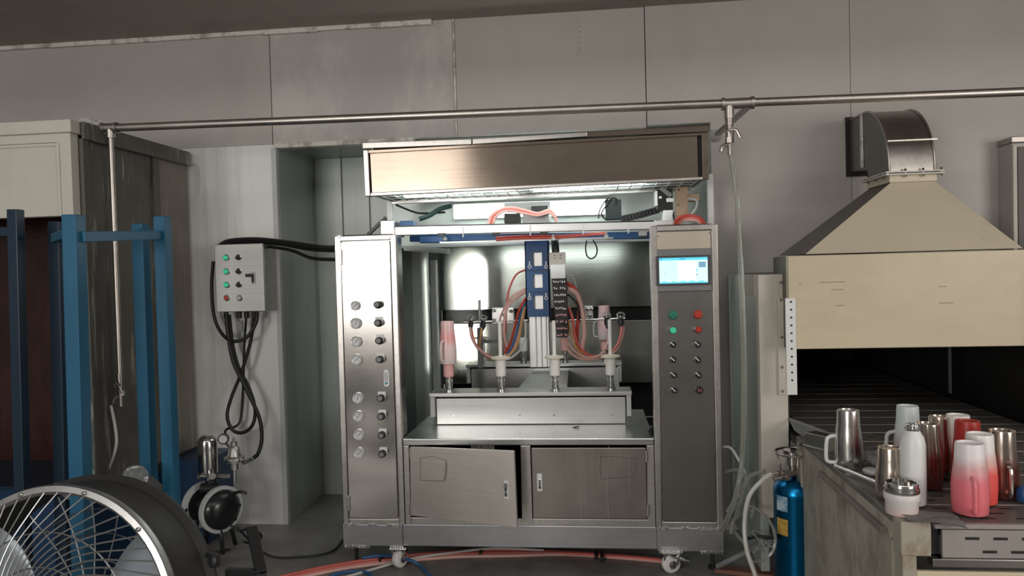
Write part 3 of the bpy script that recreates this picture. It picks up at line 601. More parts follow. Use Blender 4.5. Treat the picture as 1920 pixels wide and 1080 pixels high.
# ------------------------------------------------------------------ spindle beams
def spindle(px, Y, zt, label, rod=True, sleeve=m_ptfe, group='paint spindles'):
    x = px if abs(px) < 5 else at(px, 730, Y).x
    o = thing('spindle', label, 'spindle', (x, Y, zt), group)
    MB().lathe([(.022, 0), (.022, .008), (.016, .010), (.016, .016)], (x, Y, zt), (0, 0, 1), 16).build('collar', m_chrome, o)
    for j in range(3):
        a = j*2.1+.5; p = Vector((x+.017*math.cos(a), Y+.017*math.sin(a), zt+.01)); MB().cyl(p, p+Vector((0, 0, .065)), .0028, n=6).build('guide_rod', m_chrome, o)
    MB().cyl((x, Y, zt+.012), (x, Y, zt+.075), .012, n=10).build('shaft', m_alu, o)
    MB().lathe([(.020, .070), (.026, .075), (.026, .155), (.022, .16)], (x, Y, zt), (0, 0, 1), 20).build('sleeve', sleeve, o)
    if rod:
        MB().lathe([(.030, .155), (.048, .160), (.048, .168), (.02, .173)], (x, Y, zt), (0, 0, 1), 24).build('flange', paint('pale_wood_flange', (.72, .66, .54), .5), o)
        MB().cyl((x, Y, zt+.17), (x, Y, zt+.345), .0095, n=12).build('rod', m_ptfe, o)
    return o
def beam(x0, x1, Y, zt, zb_, label):
    o = thing('spindle_beam', label, 'beam', ((x0+x1)/2, Y+.06, zb_))
    MB().box(x0, x1, Y-.025, Y+.13, zt-.018, zt).build('top_plate', m_beam, o, .002)
    MB().box(x0+.03, x1-.03, Y, Y+.1, zb_, zt-.03).build('front_cover', m_beam, o, .004)
    MB().box(x0+.04, x1-.04, Y+.01, Y+.09, zt-.03, zt-.018).build('beam_core', m_dark, o)
    for a, b in ((x0+.004, x0+.026), (x1-.026, x1-.004)):
        MB().box(a, b, Y-.02, Y+.11, zt-.12, zt-.018).build('end_plate', m_lgry, o, .002)
    for t in (.12, .45, .62, .9):
        q = (x0+(x1-x0)*t, Y, zb_+.045); MB().lathe([(.005, 0), (.004, .003)], q, (0, -1, 0), 8).build('screw', m_chrome, o)
    return o
FY = 3.655
fx0, fx1 = at(804, 741, FY-.025).x, at(1185, 740, FY-.025).x; fzt = at(995, 736, FY-.025).z
beam(fx0, fx1, FY, fzt, tz+.001, 'long steel spindle beam on the worktop, the front one of two')
spx = [at(842, 728, FY+.05).x, at(940, 728, FY+.05).x, at(1041, 728, FY+.05).x, at(1146, 728, FY+.05).x]
pinks = paint('pink_overspray', (.80, .42, .40), .5)
spindle(spx[0], FY+.05, fzt, 'pink stained front spindle under the pink mug', False, pinks)
for i, l in enumerate(('front spindle with white rod, left of the column', 'front spindle with white rod, before the valve bank', 'front spindle with white rod, rightmost on the front beam')):
    spindle(spx[i+1], FY+.05, fzt, l)
RY = 4.72
bx0, bx1 = at(874, 683, RY).x, at(1166, 680, RY).x; rzt = at(1020, 681, RY).z
o = beam(bx0, bx1, RY, rzt, rzt-.2, 'steel spindle beam deep in the booth, the rear one of two')
MB().box(bx1-.075, bx1-.02, RY-.03, RY, rzt-.16, rzt-.03).build('side_bracket', m_lgry, o, .003)
rs = [at(p, 680, RY+.05).x for p in (903, 982, 1060, 1135)]
spindle(rs[0], RY+.05, rzt, 'rear spindle with tall rod, leftmost on the rear beam')
spindle(rs[1], RY+.05, rzt, 'bare rear spindle half hidden left of the column', False)
spindle(rs[2], RY+.05, rzt, 'pink stained rear spindle right of the column', False, pinks)
spindle(rs[3], RY+.05, rzt, 'pink stained rear spindle under the rear pink mug', False, pinks)
# turning arm between the two beams
p = [Vector((at(958, 728, FY+.12).x, FY+.13, fzt-.04)), Vector((at(1062, 728, FY+.12).x, FY+.13, fzt-.04)), Vector((at(1066, 690, RY).x, RY-.01, fzt-.04)), Vector((at(1000, 690, RY).x, RY-.01, fzt-.04))]
T = thing('turning_arm', 'flat pale steel plate joining the front and rear spindle beams', 'machine arm', (-.2, 4.15, fzt-.1))
MB().hexa(p, [q-Vector((0, 0, .03)) for q in p]).build('arm_plate', m_beam, T, .003)
MB().cyl((-.2, 4.0, tz), (-.2, 4.0, fzt-.07), .12, n=28).build('pivot', m_std, T)

# mugs: inverted tumblers, wide mouth down
def mug(base, h, wide, narrow, mat, name, label, cat, handle=None, hmat=None, top='recess', group=None, k=1.0):
    o = thing(name, label, cat, base, group); B = Vector(base); a = wide; n = narrow
    prof = [(a*.93, 0), (a*.96, h*.01), (a, h*.22), (a, h*.38), (a*.97, h*.48), (n+(a-n)*.55, h*.62), (n+(a-n)*.18, h*.76), (n, h*.97), (n*.97, h)]
    if top == 'recess': prof += [(n*.84, h), (n*.80, h*.975), (0, h*.97)]
    else: prof += [(0, h)]
    MB().lathe(prof, B, (0, 0, 1), 32, caps=False).build('mug_body', mat, o)
    if handle is not None:
        d = Vector((math.cos(handle), math.sin(handle), 0)); t = Vector((-d.y, d.x, 0))
        pts = [B+d*a*.9+Vector((0, 0, h*.08)), B+d*(a+.018)+Vector((0, 0, h*.09)), B+d*(a+.026)+Vector((0, 0, h*.16)), B+d*(a+.024)+Vector((0, 0, h*.45)), B+d*(a+.014)+Vector((0, 0, h*.53)), B+d*a*.85+Vector((0, 0, h*.55))]
        MB().tube(pts, .0062, 8, 5).build('mug_handle', hmat or mat, o)
    return o
m_mach = fade('pink_spray_mug', [(0, (.82, .70, .68)), (.42, (.84, .62, .60)), (.6, (.86, .36, .36)), (.78, (.82, .50, .50)), (1, (.86, .62, .62))], .3)
mug((spx[0], FY+.05, fzt+.14), .212, .043, .034, m_mach, 'tumbler_mug', 'pink sprayed mug upside down on the front spindle', 'mug', -1.9, fade('pink_spray_handle', [(0, (.66, .52, .50)), (1, (.75, .6, .58))], .3))
mug((rs[3], RY+.05, rzt+.14), .215, .043, .036, fade('pink_rear_mug', [(0, (.72, .66, .66)), (.4, (.82, .55, .56)), (1, (.88, .56, .56))], .3), 'tumbler_mug', 'pink sprayed mug upside down on the rear spindle', 'mug', 3.0, m_lgry)

# ------------------------------------------------------------------ booth of the machine
bl = -1.09; by0, by1 = 4.1, 5.3
T = thing('coating_booth', 'stainless spray booth enclosure behind the spindle beams', 'spray booth', (-.25, 4.9, .0))
zlip = at(1000, 459, by0).z; zt1 = at(1000, 578, by1).z; zt2 = at(1000, 605, by1).z; zt3 = at(1000, 718, by1).z
MB().box(bl, .75, by1, by1+.03, zt1, 1.7).build('back_panel', m_boothm, T)
MB().box(bl, .75, by1+.05, by1+.08, zt2, zt1).build('gap_strip', m_dark, T)
MB().box(bl, .75, by1-.02, by1+.01, zt3, zt2).build('wash_panel', m_booth2, T)
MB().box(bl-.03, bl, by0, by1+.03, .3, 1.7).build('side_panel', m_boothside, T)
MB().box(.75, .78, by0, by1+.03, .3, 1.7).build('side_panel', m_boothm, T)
MB().box(bl, .75, by0, by1+.03, 1.7, 1.72).build('booth_roof', m_std, T)
MB().box(bl, .75, by0, by1+.03, .28, .3).box(bl, .75, by1+.08, by1+.1, .3, zt3).build('sump', m_dark, T)
MB().box(bl-.01, .75, by0-.03, by0, zlip, OZ-.02).build('front_fascia', paint('pale_fascia', (.62, .70, .66), .4, .2), T)
MB().box(bl-.01, .75, by0-.05, by0-.03, zlip, zlip+.014).build('fascia_lip', m_lgry, T, .002)
q0, q1 = at(808, 600, 4.9), at(822, 600, 4.9)
MB().box(q0.x, q1.x, 4.9, 4.93, .55, at(815, 488, 4.9).z).build('corner_post', m_lgry, T, .003)
MB().pbox(796, 516, 22, 58, 4.86, .01).build('hatch', m_dirty, T, .003)
MB().bar(at(792, 487, 4.84), at(806, 545, 4.84), .02, .012).build('hatch_brace', m_lgry, T)
pp = [at(766, 735, 4.5), at(797, 722, 4.7), at(808, 668, 4.86), at(784, 668, 4.7)]
fp = MB().hexa(pp, [q+Vector((.012, .012, 0)) for q in pp]); pp2 = [at(765, 757, 4.4), at(800, 732, 4.6), at(797, 722, 4.7), at(766, 735, 4.5)]
fp.hexa(pp2, [q+Vector((0, .01, -.01)) for q in pp2]).build('folded_sheet', m_jamb, T)
pp = [at(757, 470, 4.02), at(842, 476, 4.02), at(842, 466, 4.02), at(757, 461, 4.02)]
MB().hexa(pp, [q+Vector((0, .02, 0)) for q in pp]).build('shelf_edge', m_jamb, T)

# ------------------------------------------------------------------ extractor hood
HY = 3.35; HB = 3.74
T = thing('extractor_hood', 'wide stainless extractor hood hanging above the coating machine', 'hood', at(1008, 350, HY))
# pixel corners of front: BL (688,369) BR (1330,334) TR (1330,235) TL (680,268)
def hq(cs, d, name, mat, y=HY, bev=.003, par=None): return MB().quad(cs, y, d).build(name, mat, par or T, bev)
hq([(679, 279), (884, 271), (884, 260), (679, 267)], .05, 'top_rail', m_frame); hq([(885, 271), (1101, 256), (1101, 247), (885, 260)], .05, 'top_rail', m_frame); hq([(1101, 257), (1329, 247), (1329, 234), (1101, 247)], .05, 'top_rail', m_hood)
hq([(684, 368), (694, 368), (690, 281), (680, 281)], .05, 'corner_post', m_frame); hq([(1317, 336), (1330, 336), (1329, 247), (1315, 248)], .05, 'corner_post', m_hood)
hq([(694, 368), (1317, 337), (1317, 331), (694, 361)], .03, 'bottom_rail', m_frame); hq([(690, 288), (1315, 254), (1315, 248), (690, 281)], .03, 'front_lip', m_hood)
MB().quad([(698, 363), (1309, 334), (1307, 254), (694, 287)], HY+.012, .01).build('front_panel', m_hood, T)
MB().quad([(690, 364), (1320, 334), (1318, 250), (688, 284)], HY+.024, .01).build('backing', m_dark, T)
z0l, z0r = at(694, 366, HY), at(1322, 336, HY)
def hz(x): return z0l.z+(z0r.z-z0l.z)*(x-z0l.x)/(z0r.x-z0l.x)
zt_ = hz(z0l.x)+.23
MB().hexa([(z0l.x, HY+.04, hz(z0l.x)), (z0l.x+.01, HY+.04, hz(z0l.x)), (z0l.x+.01, HY+.04, zt_), (z0l.x, HY+.04, zt_)], [(z0l.x, HB, hz(z0l.x)), (z0l.x+.01, HB, hz(z0l.x)), (z0l.x+.01, HB, zt_), (z0l.x, HB, zt_)]).hexa([(z0r.x-.01, HY+.04, hz(z0r.x)), (z0r.x, HY+.04, hz(z0r.x)), (z0r.x, HY+.04, zt_), (z0r.x-.01, HY+.04, zt_)], [(z0r.x-.01, HB, hz(z0r.x)), (z0r.x, HB, hz(z0r.x)), (z0r.x, HB, zt_), (z0r.x-.01, HB, zt_)]).hexa([(z0l.x, HB, hz(z0l.x)), (z0r.x, HB, hz(z0r.x)), (z0r.x, HB, zt_), (z0l.x, HB, zt_)], [(z0l.x, HB+.01, hz(z0l.x)), (z0r.x, HB+.01, hz(z0r.x)), (z0r.x, HB+.01, zt_), (z0l.x, HB+.01, zt_)]).build('hood_shell', m_std, T)
MB().box(z0l.x, z0r.x, HY+.04, HB, zt_, zt_+.01).build('hood_top', m_std, T)
nb = 26
for j in range(nb):
    x = z0l.x+.02+(z0r.x-z0l.x-.04)*j/(nb-1); z = hz(x)+.006
    MB().bar((x, HY+.035, z), (x, HB, z), .005, .005).build('grille_bar', m_mesh, T)
for y in (HY+.1, HY+.2, HY+.3): MB().bar((z0l.x, y, hz(z0l.x)+.011), (z0r.x, y, hz(z0r.x)+.011), .006, .006).build('grille_bar', m_mesh, T)
fm = MB(); nx, ny = 60, 14
vs = [(z0l.x+.012+(z0r.x-z0l.x-.024)*i/nx, HY+.04+(HB-HY-.045)*j/ny, hz(z0l.x+(z0r.x-z0l.x)*i/nx)+.03+random.uniform(-.008, .008)) for j in range(ny+1) for i in range(nx+1)]
fm.add(vs, [[j*(nx+1)+i, j*(nx+1)+i+1, (j+1)*(nx+1)+i+1, (j+1)*(nx+1)+i] for j in range(ny) for i in range(nx)])
fm.build('filter_mat', m_filter, T)
for cx_ in (at(850, 352, HY).x, at(1105, 352, HY).x):
    MB().bar((cx_-.26, HY+.14, hz(cx_)+.004), (cx_+.26, HY+.14, hz(cx_)+.004+.52*(z0r.z-z0l.z)/(z0r.x-z0l.x)*0+.02), .05, .02).build('lamp_tube', m_lamp2, T)
MB().bar((z0l.x, HB-.01, hz(z0l.x)), (z0r.x, HB-.01, hz(z0r.x)), .02, .02).build('rear_rail', m_frame, T, .002)
pst = MB()
for px, y0_, y1_, Y in ((731, 384, 415, HB), (1331, 338, 425, HB)):
    a = at(px, y0_, Y); b = at(px+1, y1_, Y); pst = MB().box(a.x-.014, a.x+.014, Y-.015, Y+.015, b.z-.04, a.z+.03).build('hood_leg', m_white, T, .002)
MB().bar(at(724, 408, HB), at(690, 440, HB), .03, .014).build('strut', m_blkp, T)

# ------------------------------------------------------------------ work light
q = at(995, 393, 4.03); WYl = 4.0
T = thing('work_light', 'bright white strip light under the extractor hood', 'lamp', (q.x, WYl, q.z))
kk = kpx(q)
MB().box(q.x-147*kk, q.x+147*kk, WYl+.03, WYl+.065, q.z-.04, q.z+.045).build('lamp_housing', m_white, T, .004)
MB().box(q.x-145*kk, q.x+145*kk, WYl, WYl+.03, q.z-.034, q.z+.034).build('lamp_diffuser', m_lamp, T, .003)

# ------------------------------------------------------------------ gantry
GY = 3.6
T = thing('gantry_axis', 'white aluminium gantry beam with blue rear rail across the machine top', 'gantry', at(985, 440, GY))
a, b = at(738, 434, GY), at(1262, 421, GY)
MB().bar(a, b, .05, .042).build('front_beam', m_gant, T, .003)
MB().bar(at(738, 425.5, GY-.0), at(1225, 415, GY-.0), .05, .006).build('slide_rail', m_blkp, T)
MB().pbox(726, 428, 27, 30, GY-.04, .12).build('end_block', m_gant, T, .004); MB().pbox(1253, 407, 18, 26, GY-.02, .1).build('end_block', m_white, T, .004)
BYg = 3.85
MB().bar(at(770, 447, BYg), at(1225, 441, BYg), .05, .036).build('rear_beam', m_navy, T, .003)
MB().bar(at(825, 455, GY+.1), at(1150, 446, GY+.1), .02, .008).build('sensor_rail', m_alu, T)
for px, py in ((822, 440), (925, 438.5), (1015, 437.5)): MB().pbox(px+5, py, 15, 6, GY-.035, .02).build('sensor', m_blkp, T, .002)
for px, py in ((834, 445), (1037, 445), (1137, 440)): 
    q = at(px, py, GY+.02); MB().lathe([(.011, 0), (.011, .012), (.004, .018), (.004, .03)], q-Vector((0, 0, .015)), (0, 0, 1), 10).build('sensor_stud', m_white, T)
for px in (868, 994, 1093, 1178):
    q = at(px, 433-(px-868)*.024, GY-.026); MB().box(q.x-.003, q.x+.003, GY-.028, GY-.02, q.z-.03, q.z+.022).build('cable_tie', m_lgry, T)
MB().pbox(762, 421, 26, 14, GY+.02, .08).build('drive_motor', m_navy, T, .004)
MB().pbox(808, 449, 45, 12, 3.72, .08).build('drive_cover', m_navy, T, .004)
for px in (750, 1205): MB().bar(at(px, 436, GY), at(px, 440, BYg+.02), .04, .03).build('cross_tie', m_lgry, T)
xl_, xr_ = at(726, 440, GY).x, at(1262, 420, GY).x
for x in (xl_-.03, xr_+.02): MB().box(x-.02, x+.02, GY-.02, GY+.02, zb1-.0, at(985, 445, GY).z).build('gantry_leg', m_frame, T, .003)
# carriage and column
CY = 3.98
T = thing('lifting_column', 'blue column plate with pale cut-outs on an aluminium post, hanging mid-machine', 'machine column', at(1008, 690, CY))
cxl, cxr = at(985, 520, CY).x, at(1030, 520, CY).x; zc1 = at(1007, 450, CY).z; zc0 = at(1007, 594, CY).z
holes = [at(1007, p, CY).z for p in (486, 527, 567)]; hx = at(1008, 520, CY).x; hw, hh = .0255, .036
zs = [zc1]+[v for h in holes for v in (h+hh, h-hh)]+[zc0]
mb = MB()
for i in range(0, len(zs), 2): mb.box(cxl, cxr, CY, CY+.006, zs[i+1], zs[i])
for h in holes: mb.box(cxl, hx-hw, CY, CY+.006, h-hh, h+hh).box(hx+hw, cxr, CY, CY+.006, h-hh, h+hh)
mb.box(cxl, cxl+.006, CY, CY+.09, zc0, zc1).box(cxr-.006, cxr, CY, CY+.09, zc0, zc1)
mb.build('column_plate', m_navy, T)
MB().box(cxl+.01, cxr-.01, CY+.03, CY+.12, at(1010, 688, CY+.05).z, zc1).build('column_post', m_alu, T, .003)
for zx in (-.028, .0, .028): MB().box((cxl+cxr)/2+.012+zx-.003, (cxl+cxr)/2+.012+zx+.003, CY+.026, CY+.031, at(1010, 687, CY+.05).z, zc0).build('post_groove', m_lgry, T)
for py in (500, 559):
    for px in (993, 1024):
        q = at(px, py, CY-.002); MB().lathe([(.006, 0), (.010, 0), (.010, .003), (.006, .003)], q, (0, -1, 0), 12, caps=False).bar(q+Vector((0, -.001, .01)), q+Vector((0, -.001, .028)), .006, .003, up=(0, 1, 0)).build('tie_mark', m_white, T)
for py in (507, 548): q = at(1007, py, CY); MB().box(cxl, cxr, CY-.002, CY, q.z-.002, q.z+.002).build('plate_joint', m_bluedk, T)
MB().pbox(988, 386, 86, 14, 3.75, .15).build('carriage_plate', m_lgry, T, .003)
MB().pbox(1005, 409, 50, 22, 3.72, .18).build('carriage_block', m_lgry, T, .003); MB().pbox(960, 409, 30, 18, 3.70, .06).build('carriage_motor', m_blkp, T, .003); MB().pbox(1012, 394, 32, 16, 3.68, .06).build('carriage_relay', m_blkp, T, .003)
q = at(1150, 392, 3.75)
T2 = thing('valve_motor', 'small dark motor with looped wires on the gantry, right of the lamp', 'motor', q)
MB().pbox(1150, 393, 30, 38, 3.75, .07).build('motor_body', paint('dark_green_black', (.015, .03, .028), .4), T2, .004)
MB().tube([at(1135, 412, 3.74), at(1128, 400, 3.74), at(1138, 384, 3.74), at(1148, 372, 3.74), at(1156, 374, 3.74), at(1154, 384, 3.74)], .004, 6).tube([at(1122, 410, 3.74), at(1124, 395, 3.74), at(1134, 378, 3.74), at(1142, 371, 3.74)], .0035, 6).build('motor_wire', m_blk, T2)
# cable chain
T = thing('cable_chain', 'black cable chain sloping up to the right-hand motor on the gantry', 'cable chain', at(1200, 408, 3.72))
for j in range(11):
    t = j/10; px = 1166+t*66; py = 411-t*14-t*t*3
    a, b = at(px-2.6, py+.6, 3.72), at(px+3.2, py-.8, 3.72)
    MB().bar(a, b, .06, .032).build('chain_link', m_blkp, T, .003)
T = thing('servo_motor', 'black servo motor with white label beside a brown plate, top right', 'motor', at(1250, 395, 3.62))
MB().pbox(1247, 374, 30, 40, 3.6, .09).build('motor_body', m_blkp, T, .006); MB().pbox(1231, 372, 4, 28, 3.595, .09).build('white_edge', m_white, T, .002)
MB().bar(at(1238, 352, 3.60), at(1258, 368, 3.60), .03, .02).build('motor_connector', m_gry, T, .002); MB().pbox(1256, 375, 13, 7, 3.597, .004).build('motor_label', m_paper, T); MB().pbox(1238, 370, 5, 4, 3.597, .004).build('motor_label', m_paper, T)
MB().pbox(1278, 378, 22, 56, 3.60, .02).build('mounting_plate', m_brass, T, .002)
for py in (356, 384): q = at(1272, py, 3.6); MB().lathe([(.006, 0), (.005, .005)], q, (0, -1, 0), 8).build('bolt', m_chrome, T)
MB().pbox(1301, 370, 20, 14, 3.62, .05).build('terminal_plug', m_brass, T, .003)
for i, (dx, dy, mm, l) in enumerate(((0, 0, m_redh, 'red hose arched over the screen cabinet, topmost'), (6, 4, m_pink, 'pink hose arched over the screen cabinet, middle one'), (10, 8, m_pinkp, 'pale hose arched over the screen cabinet, innermost'))):
    cable([(1266+dx, 420, 3.52), (1270+dx, 410+dy*.5, 3.50), (1292, 404+dy, 3.47), (1312-dx*.5, 409+dy*.6, 3.46), (1322-dx, 420, 3.47)], .0075, l, mm, name='hose', cat='hose')
cable([(1262, 398, 3.6), (1264, 410, 3.56), (1268, 420, 3.54)], .005, 'thin black wire dropping behind the right cabinet top from servo')
cable([(1290, 372, 3.6), (1306, 376, 3.58), (1305, 390, 3.56), (1296, 404, 3.56), (1300, 416, 3.58)], .005, 'thin pale wire curling right of the brown plate', m_lgry)
# hoses over the carriage
for i, (o_, mm, l) in enumerate(((0, m_pinkp, 'pale pink hose arching over the carriage, outermost'), (4, m_pink, 'bright pink hose arching over the carriage, middle one'), (8, m_pinkp, 'pale pink hose arching over the carriage, innermost'))):
    cable([(916+o_, 420, 3.66), (921+o_, 404+o_*.4, 3.65), (938+o_*.5, 392+o_*.6, 3.64), (960, 389+o_*.8, 3.64), (985, 394+o_*.8, 3.64), (1008, 400+o_*.5, 3.64), (1030, 394+o_*.6, 3.65), (1040, 404+o_*.5, 3.66), (1044, 420, 3.67)], .007, l, mm, name='hose', cat='hose')
cable([(786, 411, 3.66), (805, 404, 3.67), (825, 392, 3.7), (846, 386, 3.72)], .012, 'thick dark green hose rising left of the strip light', paint('dark_green_rubber', (.02, .045, .04), .4), name='hose', cat='hose')
cable([(742, 384, 3.74), (778, 398, 3.75), (800, 400, 3.75), (835, 398, 3.76)], .005, 'thin black cable sagging under the hood at left')
for i, (dy, mm, l) in enumerate(((0, m_redh, 'red hose lying along the gantry rail, upper one'), (4, m_pink, 'pink hose lying along the gantry rail, lower one'))):
    cable([(930, 446+dy, 3.68), (980, 443+dy, 3.67), (1040, 443+dy*.7, 3.67), (1090, 440+dy*.5, 3.67), (1135, 437+dy*.4, 3.68)], .006, l, mm, name='hose', cat='hose')
cable([(1100, 451, 3.62), (1098, 466, 3.62), (1101, 480, 3.62), (1109, 485, 3.62), (1118, 478, 3.62), (1119, 464, 3.62), (1112, 450, 3.62)], .0035, 'small black wire loop hanging below the gantry beam')

# ------------------------------------------------------------------ valve bank with hoses
VY = 3.9
T = thing('valve_bank', 'black valve manifold with pale labels hanging before the aluminium post', 'valve manifold', at(1050, 630, VY))
MB().pbox(1045, 489, 31, 32, VY, .012).build('mount_plate', paint('beige_plate', (.55, .50, .44), .45), T, .002)
for px in (1040, 1051): 
    for py in (479, 484): q = at(px, py, VY); MB().lathe([(.003, 0), (.003, .001)], q, (0, -1, 0), 8).build('hole', m_dark, T)
MB().pbox(1046, 509, 27, 26, VY-.03, .005).build('white_label', m_paper, T)
pp = [(1044, 630), (1066, 630), (1062, 523), (1034, 523)]
MB().quad([(1044, 631), (1066, 631), (1062, 520), (1034, 520)], VY-.02, .06).build('manifold_body', paint('dark_brown_black', (.035, .022, .025), .4), T, .003)
for j in range(9):
    py = 528+j*12.5; t = j/9; cx_ = 1048+t*7; wv = 27-t*6
    vb = MB().pbox(cx_, py, wv, 9.5, VY-.034, .014).build('valve', paint('valve_black', (.025, .02, .022), .35) if j == 0 else bpy.data.materials['valve_black'], T, .002)
    lm = MB()
    for kx in range(6):
        if random.random() < .85: lm.pbox(cx_-wv*.36+kx*wv*.15, py+random.uniform(-1, 1), 2.2, random.uniform(2, 4), VY-.0355, .002)
    lm.build('valve_print', m_paper if j < 5 else pinks, vb)
cable([(1040, 450, VY+.03), (1041, 460, VY+.02), (1042, 474, VY+.015)], .020, 'thick black hose entering the valve bank from above', n=10)
SY = 4.25
def gun(px, py, label):
    q = at(px, py, SY); o = thing('spray_gun', label, 'spray gun', q, 'spray guns on the rods')
    MB().lathe([(.010, -.03), (.016, -.025), (.016, .02), (.010, .035), (.006, .05)], q, (0, -.6, -.8), 14).build('gun_body', m_blkp, o)
    MB().lathe([(.018, -.006), (.018, .006)], q+Vector((0, 0, .022)), (0, 0, 1), 14).build('gun_collar', m_chrome, o)
    MB().tube([q+Vector((-.016, 0, .02)), q+Vector((-.02, 0, .035)), q+Vector((0, 0, .045)), q+Vector((.02, 0, .035)), q+Vector((.016, 0, .02))], .005, 6).build('gun_fitting', m_glass, o)
gun(883, 606, 'small black spray gun, leftmost on the left rod'); gun(906, 606, 'small black spray gun, second on the left rod'); gun(1138, 601, 'small black spray gun on the right rod, nearer the post'); gun(1164, 601, 'small black spray gun, rightmost on the right rod')
T = thing('gun_rod', 'thin steel rod with grey clamp block holding spray guns, left of column', 'rod', at(930, 603, SY))
MB().cyl(at(868, 604, SY), at(990, 601, SY), .0055, n=10).build('rod', m_chrome, T)
MB().pbox(943, 592, 42, 30, SY+.01, .05).build('clamp_block', m_alu, T, .003)
for px, py in ((926, 582), (926, 600), (958, 583), (945, 590)): q = at(px, py, SY+.01); MB().lathe([(.010, 0), (.010, .02), (.005, .024)], q, (0, -1, 0), 12).build('clamp_knob', m_chrome, T)
MB().bar(at(940, 640, SY+.08), at(895, 640, SY+.08), .012, .02).box(at(900, 660, SY+.1).x-.015, at(900, 660, SY+.1).x+.015, SY+.1, SY+.13, at(900, 690, SY+.1).z, at(900, 615, SY+.1).z).build('rod_stand', m_gry, T)
MB().cyl(at(899, 600, SY+.12), at(899, 562, SY+.12), .010, n=10).build('upright_rod', m_alu, T)
T = thing('gun_rod', 'thin steel rod with grey clamp block holding spray guns, right of column', 'rod', at(1110, 600, SY))
MB().cyl(at(1066, 601, SY), at(1172, 597, SY), .0055, n=10).build('rod', m_chrome, T)
MB().pbox(1104, 590, 17, 32, SY+.01, .05).build('clamp_block', m_alu, T, .003)
for px, py in ((1100, 580), (1108, 580), (1104, 592)): q = at(px, py, SY+.01); MB().lathe([(.008, 0), (.008, .03), (.004, .034)], q, (.3, -1, 0), 12).build('clamp_knob', m_chrome, T)
def hz_(pts, r, mat, label): return cable(pts, r, label, mat, 7, 'paint_hose', 'hose', None, 5)
HYs = 4.15
hz_([(881, 610, SY), (884, 632, HYs), (895, 652, HYs), (915, 668, HYs), (940, 674, HYs), (960, 660, HYs), (975, 620, HYs), (985, 575, HYs), (988, 560, CY+.02)], .0075, m_pinkp, 'pale pink hose dipping from leftmost spray gun to column')
hz_([(884, 612, SY), (890, 640, HYs+.02), (905, 660, HYs+.02), (930, 672, HYs+.02), (952, 668, HYs), (968, 640, HYs), (980, 590, HYs), (990, 575, CY+.03)], .006, m_pink, 'pink hose dipping from leftmost spray gun, behind the pale one')
hz_([(904, 612, SY), (901, 630, HYs), (900, 655, HYs+.05), (918, 674, HYs+.03)], .006, m_orh, 'orange hose hanging from second spray gun')
hz_([(988, 505, 4.05), (968, 515, 4.05), (954, 545, 4.08), (950, 580, 4.1), (948, 620, 4.12), (946, 660, 4.15)], .0055, m_pink, 'thin pink hose bowing out left of the blue column')
hz_([(988, 545, 4.02), (966, 560, 4.05), (950, 580, 4.06), (945, 620, 4.08), (950, 650, 4.1)], .0085, m_pinkp, 'thick pale pink hose falling left of the blue column')
hz_([(987, 558, 4.0), (974, 580, 4.0), (966, 610, 4.02), (958, 640, 4.03), (948, 664, 4.05)], .0075, m_redh, 'red hose falling left of the blue column')
hz_([(986, 568, 4.0), (976, 590, 4.0), (970, 620, 4.0), (960, 650, 4.0), (948, 668, 4.0)], .006, m_bluh, 'dark blue hose in the bundle left of the aluminium post')
hz_([(984, 575, 4.0), (978, 600, 4.0), (972, 640, 4.0), (958, 662, 4.0), (945, 666, 4.0)], .006, m_orh, 'orange hose in the bundle left of the aluminium post')
hz_([(985, 600, 3.97), (985, 630, 3.97), (976, 655, 3.97), (956, 672, 3.97), (935, 674, 3.97)], .0055, m_hosepale, 'milky hose curving below the spray hoses, left of the post')
hz_([(988, 540, 4.03), (960, 556, 4.03), (940, 590, 4.08), (938, 610, 4.1), (941, 650, 4.1)], .006, m_pinkp, 'slim pale pink hose left of the red hose')
hz_([(1062, 530, 3.92), (1080, 545, 3.95), (1086, 580, 3.95), (1082, 620, 3.97), (1084, 650, 4.0), (1098, 668, 4.0), (1104, 674, 4.02)], .010, m_redh, 'thick red hose hanging right of the valve bank')
hz_([(1064, 540, 3.92), (1082, 552, 3.94), (1092, 585, 3.94), (1096, 625, 3.95), (1092, 655, 3.98), (1100, 672, 4.0)], .012, m_pinkp, 'thick pale pink hose hanging right of the valve bank')
hz_([(1066, 575, 3.92), (1074, 600, 3.93), (1078, 630, 3.95), (1090, 655, 3.97), (1110, 668, 4.0), (1135, 668, 4.05)], .008, m_pink, 'bright pink hose dipping to the right from the valve bank')
hz_([(1060, 632, 3.9), (1066, 645, 3.92), (1082, 662, 3.94), (1100, 670, 3.96), (1125, 666, 4.0), (1140, 640, 4.1), (1142, 612, SY)], .007, m_pinkp, 'pale pink hose looping up to the right-rod gun nearer the post')
hz_([(1052, 632, 3.9), (1064, 655, 3.92), (1086, 672, 3.94), (1120, 673, 4.0), (1150, 662, 4.1), (1164, 640, 4.2), (1169, 615, SY), (1163, 602, SY)], .008, m_pinkp, 'pale pink hose making the widest loop to the rightmost gun')
hz_([(1108, 668, 4.02), (1140, 664, 4.08), (1158, 645, 4.15), (1165, 620, 4.2), (1164, 606, SY)], .006, m_pink, 'pink hose inside the widest loop at right')
hz_([(1062, 516, 3.95), (1074, 520, 4.0), (1080, 535, 4.02), (1083, 552, 4.05)], .004, m_hosepale, 'thin milky hose arching off the valve bank top')
hz_([(1064, 552, 3.92), (1074, 560, 3.92), (1084, 575, 3.92), (1086, 600, 3.93)], .006, m_blk, 'black hose curving off the valve bank right side')
hz_([(1066, 600, 3.92), (1070, 625, 3.93), (1080, 650, 3.95), (1094, 668, 3.97)], .006, m_orh, 'orange hose hanging right of the valve bank')

